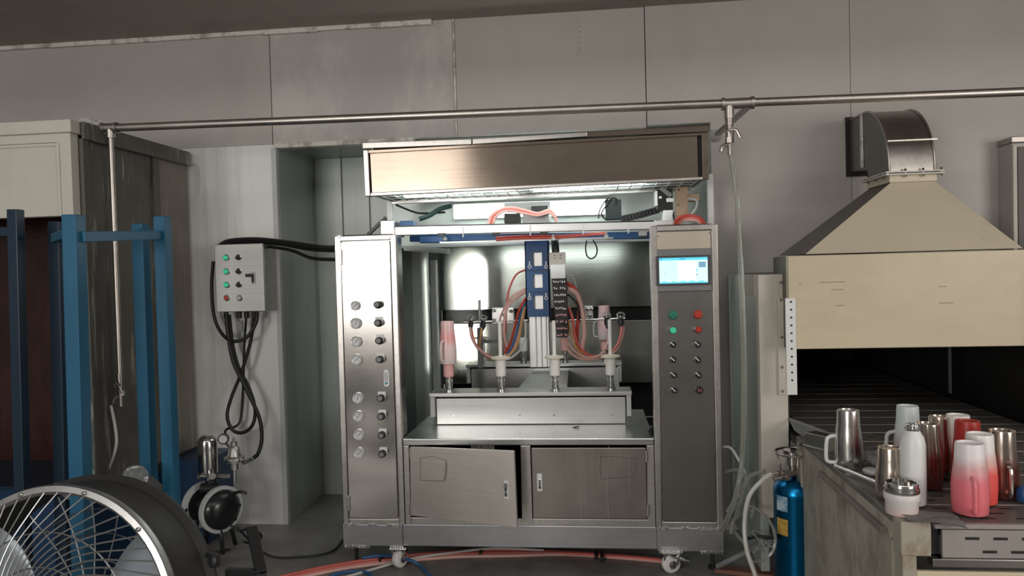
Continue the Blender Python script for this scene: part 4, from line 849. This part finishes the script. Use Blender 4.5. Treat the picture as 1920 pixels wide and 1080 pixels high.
# ------------------------------------------------------------------ drying oven on the right
OY = 3.2
ox = at(1425, 700, OY).x; oz1 = at(1425, 515, OY).z; px1 = at(1468, 700, OY).x
T = thing('drying_oven', 'cream drying tunnel oven with tapered exhaust hood, at right wall', 'oven', (1.3, 3.6, 0))
MB().box(ox, px1+.02, OY, OY+.06, .30, oz1).build('front_post', m_creampost, T, .004)
MB().box(ox+.004, ox+.04, OY+.06, WY-.01, .05, oz1-.0).build('side_panel', m_sideoven, T, .003)
MB().box(ox-.004, ox+.01, OY+.06, OY+.45, oz1-.09, oz1).build('side_strip', m_creampost, T, .002)
MB().box(ox, ox+.012, WY-.08, WY-.03, .1, oz1-.01).build('side_batten', m_lgry, T, .003)
MB().box(ox+.02, 3, OY+.06, 5.4, oz1-.02, oz1).build('oven_roof', m_ovendark, T)
hb0 = 3.1; hx0 = at(1479, 560, hb0).x; hz1 = at(1478, 480, hb0).z; hz0 = at(1488, 655, hb0).z
MB().box(hx0, 2.6, hb0, hb0+.04, hz0, hz1).build('hood_front', m_cream, T, .004)
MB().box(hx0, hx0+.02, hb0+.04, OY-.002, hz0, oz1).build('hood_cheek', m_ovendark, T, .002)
mb = MB()
for x, y, ww in ((1560, 529, 46), (1570, 543, 22), (1575, 573, 16), (1768, 537, 14), (1774, 568, 26), (1500, 533, 5)): mb.pbox(x, y, ww, 1.2, hb0-.0006, .001)
mb.build('scrape_mark', paint('scrape_grey', (.26, .215, .15), .6), T)['kind'] = 'stuff'
bk = at(1468, 650, OY-.03); MB().pbox(1466, 650, 14, 182, OY-.012, .012).build('hinge_leaf', m_creampost, T, .002)
MB().pbox(1484, 650, 19, 182, hb0-.012, .01).build('hole_strip', m_white, T, .002)
for j in range(11): q = at(1483+j*.25, 566+j*14.7, hb0-.012); MB().lathe([(.0042, 0), (.0042, .001)], q, (0, -1, 0), 10).build('strip_hole', m_dark, T)
for py in (529, 562, 632, 688, 733): q = at(1463+(py-529)*.02, py, OY-.012); MB().lathe([(.006, 0), (.006, .004), (.003, .006)], q, (0, -1, 0), 10).build('bolt', m_pipe, T)
# tapered hood
A = [at(1510, 476, 3.16), at(1918, 462, 3.16), at(1752, 339, 3.42), at(1670, 343, 3.42)]
Bk = [Vector((A[0].x-.01, 3.55, A[0].z)), Vector((A[1].x+.01, 3.55, A[1].z)), Vector((A[2].x, 3.67, A[2].z)), Vector((A[3].x, 3.67, A[3].z))]
zav = (A[0].z+A[1].z)/2; ztv = (A[2].z+A[3].z)/2
for L_ in (A, Bk):
    L_[0].z = L_[1].z = zav-.004; L_[2].z = L_[3].z = ztv
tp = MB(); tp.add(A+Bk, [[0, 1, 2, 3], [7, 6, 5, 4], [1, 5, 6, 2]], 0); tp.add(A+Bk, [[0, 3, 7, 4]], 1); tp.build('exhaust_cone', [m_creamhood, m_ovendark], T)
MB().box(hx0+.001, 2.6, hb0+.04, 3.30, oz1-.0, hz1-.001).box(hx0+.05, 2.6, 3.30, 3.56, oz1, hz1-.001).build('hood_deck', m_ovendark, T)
fw = .02
def flange(z, t):
    return MB().box(A[3].x-.03, A[2].x+.03, 3.39, 3.70, z, z+t)
MB().box(A[3].x-.008, A[2].x+.008, 3.412, 3.678, ztv, ztv+.03).build('cone_collar', m_creamhood, T, .002)
flange(ztv+.03, .006).build('flange', m_trim, T, .001); flange(ztv+.040, .006).build('flange', m_trim, T, .001)
for j in range(4):
    x = A[3].x-.02+(A[2].x-A[3].x+.04)*j/3; MB().cyl((x, 3.40, ztv+.02), (x, 3.40, ztv+.056), .005, n=8).build('flange_bolt', m_pipe, T)
for j in range(3):
    MB().cyl((A[3].x-.02, 3.45+j*.09, ztv+.02), (A[3].x-.02, 3.45+j*.09, ztv+.056), .005, n=8).build('flange_bolt', m_pipe, T)
# elbow duct: rises from the flange and turns back into the wall
T2 = thing('duct_elbow', 'dull galvanised rectangular elbow duct on the cream hood, entering the wall', 'duct', ((A[2].x+A[3].x)/2, 3.5, ztv+.05))
ex0, ex1 = A[3].x-.005, A[2].x-.002; ez = ztv+.046; ztop = at(1700, 196, 3.55).z; y0, y1 = 3.415, 3.67
R = y1-y0+.05; cyc = y0+R; zc = ztop-R
prof_o = [(y0, ez)]+[(cyc-R*math.cos(a), zc+R*math.sin(a)) for a in [i*PI/24 for i in range(13)]]+[(WY+.02, ztop)]
r_ = .05; prof_i = [(y1, ez)]+[(cyc-r_*math.cos(a), zc+r_*math.sin(a)) for a in [i*PI/24 for i in range(13)]]+[(WY+.02, zc+r_)]
nn = len(prof_o); mb = MB()
for xx in (ex0, ex1):
    vs = [(xx, y, z) for y, z in prof_o]+[(xx, y, z) for y, z in prof_i]
    mb.add(vs, [[i, i+1, nn+i+1, nn+i] for i in range(nn-1)])
sd = mb.build('duct_cheek', paint('greenish_galv', (.20, .205, .185), .42, .6, (.30, .28, .25), 4, (1, 1, 1), (.55, .75), .2), T2)
mb = MB()
for pr_ in (prof_o, prof_i):
    mb.add([(ex0, y, z) for y, z in pr_]+[(ex1, y, z) for y, z in pr_], [[i, i+1, nn+i+1, nn+i] for i in range(nn-1)], 0, True)
mb.build('duct_throat', m_galv, T2)
for xx in (ex0-.002, ex1+.002):
    MB().tube([(xx, y-.002, z+.002) for y, z in prof_o], .005, 6, 1).build('seam_bead', m_pipe, T2)
MB().box(ex0-.01, ex1+.01, 3.405, 3.415, ez+.13, ez+.136).build('duct_seam', m_pipe, T2)
MB().box(ex0-.012, ex0-.002, WY-.20, WY-.185, zc+r_, ztop).build('duct_seam', m_trim, T2); MB().box(ex0-.02, ex1+.02, WY-.02, WY-.006, zc+r_-.02, ztop+.02).build('wall_flange', m_dark, T2)
# tunnel interior
tz2 = .60
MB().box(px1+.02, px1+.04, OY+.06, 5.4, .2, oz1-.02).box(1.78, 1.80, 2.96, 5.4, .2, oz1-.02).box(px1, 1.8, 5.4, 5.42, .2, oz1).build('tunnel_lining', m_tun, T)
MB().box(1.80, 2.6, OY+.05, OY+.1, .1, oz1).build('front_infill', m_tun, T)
MB().box(1.62, 1.625, 3.6, 3.62, .75, 1.1).build('curtain_rod', m_gry, T)
# conveyor table
zt = .695; cxl0 = at(1689, 976, 2.0).x; TYf, TYb = 2.0, 2.99; bz = zt-.004
T = thing('conveyor_table', 'worn cream conveyor table end with slatted belt holding the mugs', 'conveyor', (1.25, 2.5, 0))
MB().box(cxl0+.004, cxl0+.03, TYf+.08, TYb, .02, zt-.05).build('side_panel', m_tabside, T, .003)
MB().hexa([(cxl0, TYf+.055, zt-.02), (cxl0+.08, TYf+.055, zt-.02), (cxl0+.08, TYf+.055, zt), (cxl0, TYf+.055, zt)], [(cxl0, TYb, zt-.02), (cxl0+.08, TYb, zt-.02), (cxl0+.08, TYb, zt), (cxl0, TYb, zt)]).build('edge_rail', m_tabtop, T, .002)
MB().box(cxl0+.001, cxl0+.028, TYf+.055, TYb, zt-.05, zt-.02).build('edge_angle', m_tabside, T, .002)
MB().box(cxl0-.014, cxl0+.004, TYf+.10, TYb-.33, zt-.066, zt-.048).build('angle_strip', m_dirty2, T, .002)
MB().box(cxl0, cxl0+.075, TYf, TYf+.055, zt-.09, zt).build('corner_block', m_tabpost, T, .004)
MB().box(cxl0+.004, cxl0+.04, TYf+.004, TYf+.05, 0, zt-.09).build('leg', m_tabpost, T, .003)
MB().box(cxl0-.001, cxl0+.02, TYf+.057, TYf+.078, 0, zt-.07).build('corner_angle', m_tabpost, T, .003)
MB().box(cxl0, cxl0+.05, TYb-.06, TYb, 0, zt-.05).box(1.75, 1.80, TYf, TYf+.05, 0, zt).box(1.75, 1.80, TYb-.05, TYb, 0, zt).build('rear_leg', m_tabpost, T)
MB().box(cxl0+.075, 1.75, TYf-.006, TYf+.03, zt-.115, zt-.093).build('front_bar', m_std, T, .002)
MB().box(cxl0+.04, 1.75, TYf+.006, TYf+.02, .02, zt-.13).build('front_panel', m_cream, T, .003)
MB().box(1.74, 1.78, TYf, TYb, zt-.06, zt+.0).build('edge_rail', m_tabtop, T)
MB().box(cxl0+.03, 1.76, TYf+.09, 5.3, bz-.06, bz-.03).build('belt_bed', m_dark, T)
MB().box(cxl0+.075, cxl0+.10, TYf+.02, TYf+.06, zt-.09, zt-.01).build('bearing', m_blkp, T)
sx0, sx1 = cxl0+.082, 1.72
def slat_mesh(near):
    s = MB().box(sx0, sx1, 0, .142, -.012, 0)
    if near:
        for r in range(3):
            x = sx0+.05+(r % 2)*.04
            while x < sx1-.06: s.box(x, x+.035, .028+r*.04, .036+r*.04, -.001, .0008, 1); x += .085
    return s
meshes = {}
y = TYf+.012; i = 0
while y < 5.1:
    near = y < 3.0
    if near not in meshes:
        o = slat_mesh(near).build('slat', [m_slat, m_dark], T, 0, origin=Vector((0, 0, 0))); meshes[near] = o.data
    else:
        o = bpy.data.objects.new('slat', meshes[near]); COL.objects.link(o); o.parent = T
    o.location = Vector((0, y, bz))-ORG[T.name]; 
    if i: pass
    y += .150; i += 1
# light worn rods between slats
y = TYf+.012+.146
while y < 5.0:
    MB().cyl((sx0, y, bz-.003), (sx1, y, bz-.003), .0035, n=6).build('hinge_rod', m_trim, T); y += .150
# the turned-down slats at the belt end
sf = MB(); zf1 = bz-.016; zf0 = zt-.092
sf.box(sx0+.02, sx1, TYf+.002, TYf+.012, zf0, zf1)
for r, zz in enumerate((zf1-.022, zf1-.056)):
    x = sx0+.075+(r*.042)
    while x < sx1-.05: sf.box(x, x+.034, TYf+.0012, TYf+.0022, zz-.0035, zz+.0035, 1); x += .068
sf.build('slat', [m_slatf, m_dark], T)
MB().box(sx0, sx1-.45, TYf-.004, TYf+.012, bz-.012, bz).build('slat', m_slatf, T, .001); MB().box(sx1-.446, sx1, TYf-.004, TYf+.012, bz-.012, bz).build('slat', m_slatf, T, .001)
p = [Vector((px1+.02, 3.12, zt-.0)), Vector((cxl0+.03, 2.93, zt-.002)), Vector((cxl0+.16, 2.97, zt+.002)), Vector((px1+.02, 3.2, zt+.03))]
MB().hexa(p, [q-Vector((0, 0, .006)) for q in p]).build('guide_plate', m_gry, T)

# ------------------------------------------------------------------ mugs and small things on the conveyor
m_wc = fade('white_to_coral', [(0, (.90, .10, .09)), (.40, (.90, .13, .12)), (.56, (.82, .50, .46)), (.68, (.92, .90, .88)), (1, (.92, .90, .88))], .32)
m_wp = fade('white_to_pink', [(0, (.80, .19, .22)), (.42, (.80, .19, .23)), (.58, (.72, .42, .43)), (.70, (.88, .82, .84)), (1, (.92, .89, .90))], .36)
m_wr = fade('white_to_red', [(0, (.55, .05, .04)), (.35, (.6, .10, .08)), (.55, (.70, .5, .47)), (.7, (.75, .72, .70)), (1, (.92, .90, .88))], .35)
m_red = fade('red_spray', [(0, (.42, .025, .02)), (1, (.42, .028, .022))], .4)
m_sr = fade('steel_to_red', [(0, (.16, .05, .045)), (.4, (.30, .10, .08)), (.62, (.50, .43, .38)), (1, (.56, .49, .43))], .17, [(0, (.55, .55, .55)), (.6, (1, 1, 1))])
def mg(px, py, hpx, wpx, npx, mat, label, handle=None, hmat=None, name='tumbler_mug', cat='mug', top='recess'):
    b = onz(px, py, zt+.001); k_ = kpx(b)
    return mug(b, hpx*k_, wpx*k_, npx*k_, mat, name, label, cat, handle, hmat, top)
mg(1592, 876, 108, 25, 20, m_mugst, 'bare polished steel mug with white handle, alone at the left', 3.05, m_white)
mg(1703, 868, 108, 24, 19, fade('pale_grey_mug', [(0, (.55, .25, .25)), (.35, (.6, .52, .52)), (.5, (.64, .69, .69)), (1, (.68, .74, .74))], .4), 'pale grey mug standing furthest back, behind the white bottle', 3.1, m_lgry)
mg(1741, 912, 119, 25, 19.5, m_sr, 'brown reflective steel mug directly behind the white bottle')
mg(1763, 892, 112, 23, 18.5, m_mugbr, 'dark polished steel mug with wire handle, behind its brown neighbour', .0, m_chromeb)
mg(1797, 893, 116, 24, 20, m_wr, 'white mug fading to red, behind the solid red one')
mg(1815, 908, 120, 26, 21, m_red, 'solid red mug among the mugs at the back')
mg(1838, 940, 128, 29, 23, m_wc, 'white mug fading to bright coral, behind the front pink one')
mg(1880, 930, 124, 27, 22, m_sr, 'brown polished steel mug, rightmost of the mugs', -1.75, m_chromeb)
mg(1819, 960, 131, 31.5, 24.5, m_wp, 'white mug fading to dusty pink, frontmost, handle facing forward', -1.85)
mg(1671, 934, 96, 27, 22, m_mugbr, 'plain polished steel tumbler behind the small lidded jar', None, None, 'tumbler', 'tumbler')
# bottle
b = onz(1713, 944, zt+.001); k_ = kpx(b)
T = thing('drink_bottle', 'tall white bottle with a steel cap among the mugs', 'bottle', b)
MB().lathe([(20*k_, 0), (22*k_, 3*k_), (22.5*k_, 60*k_), (22*k_, 112*k_), (19*k_, 126*k_), (13*k_, 136*k_), (12*k_, 140*k_), (0, 140*k_)], b, (0, 0, 1), 30, caps=False).build('bottle_body', m_white, T)
cp = MB().lathe([(12.5*k_, 138*k_), (12.8*k_, 148*k_), (11.5*k_, 150*k_), (11.5*k_, 146*k_), (0, 146*k_)], b, (0, 0, 1), 24, caps=False)
for j in range(9):
    a = j*2*PI/9; cp.bar(b+Vector((math.cos(a)*12.6*k_, math.sin(a)*12.6*k_, 139*k_)), b+Vector((math.cos(a)*12.6*k_, math.sin(a)*12.6*k_, 148*k_)), .003, .003)
cp.build('bottle_cap', m_chrome, T)
# jar
b = onz(1691, 962, zt+.001); k_ = kpx(b)
T = thing('lidded_jar', 'small pinkish white jar with steel rim at the table corner', 'jar', b)
MB().lathe([(27*k_, 0), (28*k_, 2*k_), (28.5*k_, 24*k_), (31*k_, 28*k_), (31.5*k_, 38*k_), (30*k_, 40*k_)], b, (0, 0, 1), 30).build('jar_body', fade('jar_paint', [(0, (.80, .50, .48)), (.08, (.80, .62, .60)), (.2, (.76, .72, .71)), (1, (.76, .73, .72))], .4), T)
MB().lathe([(29*k_, 40*k_), (30.5*k_, 42*k_), (30.5*k_, 49*k_), (28.7*k_, 50*k_), (28.7*k_, 56*k_), (27.5*k_, 58.5*k_), (25.5*k_, 58.5*k_), (25*k_, 44*k_), (0, 43*k_)], b, (0, 0, 1), 30, caps=False).build('jar_rim', m_chrome, T)
# tray, rod, lid, films
b = onz(1535, 846, zt+.0)
T = thing('steel_tray', 'small shallow steel tray on the rail left of the lone mug', 'tray', b)
d = Vector((.55, -.83, 0)).normalized(); t = Vector((d.y*-1, d.x, 0)); t = Vector((.83, .55, 0))
def rect(c, l, w_, z): return [c+d*l+t*w_+Vector((0, 0, z)), c-d*l+t*w_+Vector((0, 0, z)), c-d*l-t*w_+Vector((0, 0, z)), c+d*l-t*w_+Vector((0, 0, z))]
cc = b+Vector((.02, .05, 0))
MB().hexa(rect(cc, .055, .03, .004), rect(cc, .046, .026, .052)).build('tray_body', steel('tray_steel', (.55, .55, .49), .3, 'n', .1, .1), T, .003)
MB().hexa(rect(cc, .064, .040, .0), rect(cc, .064, .040, .005)).build('tray_rim', m_chrome, T, .001)
solo('steel_rod', MB().cyl(onz(1566, 873, zt+.012), onz(1648, 906, zt+.012), .0055, n=10), paint('bright_rod', (.9, .9, .9), .25, .6), 'bright thin steel rod lying on the rail before the lone mug', 'rod')
b = onz(1636, 888, zt+.002); solo('jar_lid', MB().lathe([(.026, 0), (.029, .004), (.029, .012), (.024, .015), (0, .014)], b, (0, 0, 1), 22), m_lgry, 'flat grey lid lying on the rail left of the steel tumbler', 'lid')
mb = MB(); c = onz(1632, 872, zt+.002); n1 = 6
vs = [c+Vector((-.05+.1*i/n1, -.03+.08*j/n1, .012+.02*math.sin(i*1.3+j)*random.random()+.004*j)) for j in range(n1+1) for i in range(n1+1)]
mb.add(vs, [[j*7+i, j*7+i+1, j*7+i+8, j*7+i+7] for j in range(n1) for i in range(n1)]); o = mb.build('rag', m_card); tag(o, 'crumpled grey rag lying behind the lid on the conveyor', 'rag')
mb = MB(); c = onz(1745, 975, zt+.004); vs = [c+Vector((-.06+.13*i/n1, -.02+.09*j/n1-.03*(i/n1), .003+.004*random.random()-.02*max(0, i/n1-.5)*(j < 2))) for j in range(n1+1) for i in range(n1+1)]
mb.add(vs, [[j*7+i, j*7+i+1, j*7+i+8, j*7+i+7] for j in range(n1) for i in range(n1)]); tag(mb.build('paper_scrap', m_card), 'torn grey paper scrap at the conveyor front edge beside the jar', 'paper')
b = onz(1922, 940, zt+.002); solo('blue_cap', MB().lathe([(.018, 0), (.022, .006), (.020, .03), (.012, .042), (0, .044)], b, (0, 0, 1), 16), m_navy, 'small dark blue cap at the right edge of the conveyor', 'cap')

# grey cabinet at the right edge
q = at(1897, 300, 3.8)
T = thing('wall_cabinet', 'grey metal wall cabinet cut off by the right picture edge', 'cabinet', (q.x+.25, 3.85, 1.2))
zt9 = at(1900, 268, 3.8).z; MB().box(q.x, q.x+.6, 3.8, WY-.01, 1.25, zt9).build('cabinet_body', m_wall, T, .004)
MB().box(q.x-.008, q.x+.6, 3.785, WY-.01, zt9, zt9+.028).build('cabinet_top', m_galv, T, .003); MB().box(q.x+.022, q.x+.6, 3.79, 3.8, 1.3, zt9-.02).build('cabinet_door', m_ovendark, T, .003); MB().box(q.x, q.x+.018, 3.788, 3.8, 1.25, zt9-.01).build('cabinet_edge', m_creampost, T, .002)

# ------------------------------------------------------------------ gas cylinder
gY = 3.0; q = at(1493, 1000, gY); gx = q.x; gr = .083
T = thing('gas_cylinder', 'metallic blue cylinder with ring handle between oven and conveyor table', 'gas cylinder', (gx, gY, 0))
zs_ = at(1475, 898, gY).z
MB().lathe([(gr*.86, .0), (gr*.92, .0), (gr*.92, .10), (gr, .115), (gr*1.01, .13), (gr, .145), (gr, zs_-.055), (gr*1.01, zs_-.05), (gr, zs_-.045), (gr*.95, zs_-.02), (gr*.7, zs_), (gr*.3, zs_+.01), (0.02, zs_+.012)], (gx, gY, 0), (0, 0, 1), 36, caps=False).build('cylinder_body', m_gas, T)
MB().lathe([(.014, zs_+.005), (.014, zs_+.05), (.022, zs_+.055), (.022, zs_+.09), (.034, zs_+.10), (.034, zs_+.115), (.0, zs_+.12)], (gx-.01, gY, 0), (0, 0, 1), 16).build('valve', m_chrome, T)
rz = zs_+.105; MB().tube([(gx+.075*math.cos(a), gY+.075*math.sin(a), rz) for a in [i*2*PI/28 for i in range(28)]], .005, 8, 1, closed=True).build('ring_handle', m_pipe, T)
for a in (.4, 2.5, 4.6): MB().cyl((gx+.075*math.cos(a), gY+.075*math.sin(a), rz), (gx+.05*math.cos(a), gY+.05*math.sin(a), zs_-.01), .004, n=8).build('handle_stay', m_pipe, T)
for (dx, zz) in ((-.075, zs_+.035), (-.06, zs_+.018)):
    MB().cyl((gx, gY-.02, zs_+.03), (gx+dx, gY-.045, zz), .010, n=10).cyl((gx+dx, gY-.045, zz), (gx+dx-.035, gY-.05, zz-.004), .008, n=8).lathe([(.014, -.006), (.014, .006)], (gx+dx+.02, gY-.04, zz), (1, .2, 0), 6).build('hose_fitting', m_pipe, T)
def sticker(z0, z1, a0_, a1_, mat):
    m = MB(); n = 8; vs = []
    for i in range(n+1):
        a = a0_+(a1_-a0_)*i/n; vs += [(gx+(gr+.0012)*math.cos(a), gY+(gr+.0012)*math.sin(a), z) for z in (z0, z1)]
    m.add(vs, [[2*i, 2*i+2, 2*i+3, 2*i+1] for i in range(n)]); return m.build('sticker', mat, T)
z_a, z_b, z_c, z_d = [at(1455, p_, gY-.05).z for p_ in (930, 958, 972, 1003)]
sticker(z_b, z_a, 3.5, 4.1, paint('pale_blue_sticker', (.5, .62, .68), .5, 0, (.1, .3, .45), 25, (1, 1, 1), (.45, .6))); sticker(z_d, z_c, 3.5, 4.1, paint('amber_sticker', (.62, .40, .08), .5, 0, (.4, .22, .05), 30, (1, 1, 3), (.5, .6)))
hs = lambda pts, r, l, mm=m_hose: cable(pts, r, l, mm, 8, 'clear_hose', 'hose', None, 6)
hs([(1447, 888, 2.95), (1430, 900, 2.95), (1405, 930, 2.95), (1396, 980, 2.95), (1400, 1030, 2.92), (1415, 1075, 2.85), (1425, 1110, 2.8)], .0085, 'clear hose bowing down from cylinder valve to the floor, largest bow', m_hosepale)
hs([(1434, 884, 2.96), (1412, 890, 3.0), (1395, 910, 3.05), (1388, 945, 3.1), (1380, 968, 3.15)], .008, 'clear hose from cylinder valve curving left behind the largest bow')
hs([(1384, 945, 3.2), (1410, 950, 3.15), (1438, 970, 3.0), (1453, 1003, 2.9), (1448, 1035, 2.88), (1425, 1052, 2.9), (1405, 1054, 3.0)], .006, 'clear hose looping before the blue cylinder low on the left')
hs([(1354, 838, 3.4), (1370, 840, 3.35), (1385, 862, 3.3), (1398, 890, 3.3), (1406, 920, 3.25), (1400, 950, 3.2)], .006, 'thin clear hose emerging behind the screen cabinet at mid height', m_hosepale)
hs([(1354, 885, 3.4), (1385, 882, 3.3), (1402, 905, 3.25), (1405, 930, 3.2), (1392, 960, 3.2), (1375, 975, 3.2), (1370, 1000, 3.2)], .007, 'clear hose emerging behind the screen cabinet lower down')
hs([(1362, 960, 3.3), (1380, 935, 3.3), (1400, 925, 3.3), (1415, 935, 3.3), (1412, 955, 3.3), (1392, 962, 3.3), (1378, 955, 3.28), (1390, 938, 3.27), (1412, 945, 3.26), (1408, 970, 3.25)], .006, 'clear hose coiled in a small bundle near the oven foot')
hs([(1370, 985, 3.3), (1380, 1000, 3.25), (1390, 1012, 3.2), (1400, 1025, 3.2)], .007, 'short clear hose end beside the machine corner')
cable([(1345, 1062, 3.3), (1370, 1050, 3.25), (1400, 1035, 3.25), (1425, 1018, 3.3), (1440, 1008, 3.3)], .011, 'grey conduit lying on the floor right of the machine', m_gry, name='conduit', cat='conduit')
cable([(1400, 1010, 3.2), (1418, 1006, 3.1), (1440, 1008, 3.0), (1455, 1006, 2.95)], .008, 'black hose stub with fitting reaching the cylinder side')
mb = MB(); c = at(1438, 1020, 3.05)
for k in range(8): mb.tube([c+Vector((random.uniform(-.06, .05), random.uniform(-.04, .04), random.uniform(-.05, .06))) for _ in range(4)], .004, 6, 4)
solo('film_bundle', mb, m_glass, 'crumpled clear film bundle beside the blue cylinder', 'plastic film')

# ------------------------------------------------------------------ floor hoses
def fl_(pts, r, mat, label, name='floor_hose'):
    return solo(name, MB().tube([onz(x, y, r+dz) for x, y, dz in pts], r, 8, 6), mat, label, 'hose')
base = [(520, 1084), (600, 1066), (680, 1052), (770, 1042), (860, 1035), (960, 1033), (1060, 1037), (1160, 1043), (1240, 1050)]
for i, (dy, r, mm, l) in enumerate(((0, .010, m_pink, 'pink hose on the floor under the machine, rear of the bundle'), (5, .010, m_pink, 'pink hose on the floor under the machine, middle of the bundle'), (9, .008, m_pinkp, 'pale pink hose on the floor under the machine, front of the bundle'))):
    fl_([(x, y+dy*(1 if x < 1000 else .3), 0) for x, y in base], r, mm, l)
fl_([(620, 1090, 0), (690, 1070, 0), (770, 1048, .012), (850, 1036, .02), (930, 1028, .02), (1020, 1032, .012)], .006, m_hosepale, 'thin milky hose on the floor crossing the pink bundle')
fl_([(680, 1046, .02), (710, 1042, .022), (745, 1044, .03), (775, 1053, .015), (790, 1062, 0), (805, 1078, 0), (830, 1095, 0)], .008, m_bluh, 'blue hose curling beside the left caster')
fl_([(620, 1080, 0), (650, 1072, 0), (690, 1074, 0), (700, 1090, 0)], .007, m_bluh, 'blue hose loop on the floor at the bottom picture edge')
for px, py in ((715, 1047), (902, 1034), (1117, 1039), (1128, 1044)):
    q = onz(px, py+2, .012); solo('hose_tie', MB().box(q.x-.007, q.x+.007, q.y-.03, q.y+.03, .0, .026), m_blk, {715: 'black tie round the pink hoses left of the left caster', 902: 'black tie round the pink hoses under the cupboard', 1117: 'black tie round the pink hoses nearer the right caster, left one', 1128: 'black tie round the pink hoses nearest the right caster'}[px], 'cable tie', None, .002)

q = onz(1395, 1072, .012); solo('board_scrap', MB().bar(q-Vector((.12, -.03, 0)), q+Vector((.12, -.03, 0)), .06, .018), paint('reddish_board', (.24, .11, .08), .6), 'short reddish board on the floor before the blue cylinder', 'board', None, .002)
# ------------------------------------------------------------------ drum fan in the foreground
fY = 1.70; fc = at(85, 1187, fY); fr_ = 271*kpx(fc)
axf = cf*.16+cr*.025-cu*.03; L_ = axf.length; ad = axf.normalized()
fu = ad.cross(Vector((0, 0, 1))).normalized(); fv = fu.cross(ad)
T = thing('drum_fan', 'large drum fan with silver wire guard in the bottom left foreground', 'fan', (fc.x, fY, 0))
def fp_(r, a, h): return fc+ad*h+(fu*math.cos(a)+fv*math.sin(a))*r
MB().lathe([(fr_*.955, .0), (fr_*.985, .004), (fr_*.985, .02), (fr_*.97, .03), (fr_*.975, L_*.5), (fr_*1.0, L_*.85), (fr_*1.045, L_*.93), (fr_*1.045, L_), (fr_*.95, L_), (fr_*.94, .02)], fc, ad, 72, caps=False).build('drum', m_fan, T)
MB().lathe([(fr_*.93, .004), (fr_*.93, -.008), (fr_*.95, -.014), (fr_*.99, -.012), (fr_*1.0, 0), (fr_*.995, .012), (fr_*.96, .012)], fc, ad, 72, caps=False).build('guard_ring', m_fanring, T)
nw = 56
for i in range(nw):
    a = i*2*PI/nw
    MB().tube([fp_(fr_*(.20+.745*s_), a+1.25*(1-s_)**1.4, -.012-.035*(1-s_**2)) for s_ in (0, .2, .4, .6, .8, 1)], .0021, 5, 3).build('guard_wire', m_wire, T)
for rr in (.22, .45, .68):
    MB().tube([fp_(fr_*rr, i*2*PI/48, -.0085-.035*(1-((rr-.2)/.745)**2)) for i in range(48)], .0021, 5, 1, closed=True).build('guard_hoop', m_wire, T)
MB().lathe([(fr_*.21, -.046), (fr_*.19, -.055), (0, -.06)], fc, ad, 28, caps=False).build('guard_cap', m_fanring, T)
for i in range(22):
    a = i*2*PI/22; MB().tube([fp_(fr_*.2, a, L_+.01), fp_(fr_*.6, a, L_+.02), fp_(fr_*.95, a, L_)], .002, 5, 3).build('rear_guard_wire', m_wire, T)
for rr in (.4, .6, .78): MB().tube([fp_(fr_*rr, i*2*PI/48, L_+.015) for i in range(48)], .002, 5, 1, closed=True).build('rear_guard_hoop', m_wire, T)
for i in range(3):
    a0_ = i*2*PI/3+.55; vs = []; ns = 8
    for s_ in range(ns+1):
        rr = fr_*(.2+.68*s_/ns); ww = .34+.10*math.sin(s_/ns*PI)
        for e in (0, .25, .5, .75, 1): vs.append(fp_(rr, a0_+ww*2*(e-.5)*1.1, L_*.28+.075*e+.012*math.sin(e*PI)))
    m = MB().add(vs, [[s_*5+e, s_*5+e+1, s_*5+e+6, s_*5+e+5] for s_ in range(ns) for e in range(4)], 0, True); bl_ = m.build('fan_blade', m_blade, T)
    sdm = bl_.modifiers.new('thick', 'SOLIDIFY'); sdm.thickness = .003
MB().lathe([(fr_*.05, .01), (fr_*.2, .03), (fr_*.2, L_)], fc, ad, 28).build('motor_hub', m_gry, T)
for i in range(0, 12):
    q = fp_(fr_*.965, i*PI/6+.3, -.014); MB().lathe([(.006, 0), (.006, .004), (.003, .006)], q, -ad, 10).build('clip', m_chrome, T)
MB().lathe([(.018, 0), (.018, .014), (.012, .02)], at(407, 1050, fY+.1), (-.6, -1, .2), 12).cyl(at(390, 1040, fY+.14), at(407, 1050, fY+.1), .008, n=10).build('tilt_knob', m_blkp, T)
p1 = at(472, 990, 2.1); p2 = Vector((at(490, 1075, 2.0).x, 2.0, at(490, 1075, 2.0).z))
MB().bar(p1, p2, .03, .02).bar(p2, Vector((p2.x+.04, 1.9, .02)), .03, .02).bar(at(425, 1072, 2.0), p2, .022, .02).bar(Vector((p2.x+.04, 1.9, .012)), Vector((fc.x-.4, 1.9, .012)), .03, .024).bar(Vector((fc.x+ fr_*1.02, fY+.07, .02)), Vector((fc.x+fr_*1.02, fY+.07, fc.z)), .03, .03).bar(Vector((fc.x-fr_*1.02, fY+.07, .02)), Vector((fc.x-fr_*1.02, fY+.07, fc.z)), .03, .03).bar(Vector((fc.x+fr_*1.02, fY+.07, .012)), Vector((fc.x-fr_*1.02, fY+.07, .012)), .04, .024).bar(Vector((fc.x+fr_*1.02, fY+.07, .012)), Vector((p2.x+.04, 1.9, .012)), .03, .024).build('fan_stand', m_blkp, T, .002)
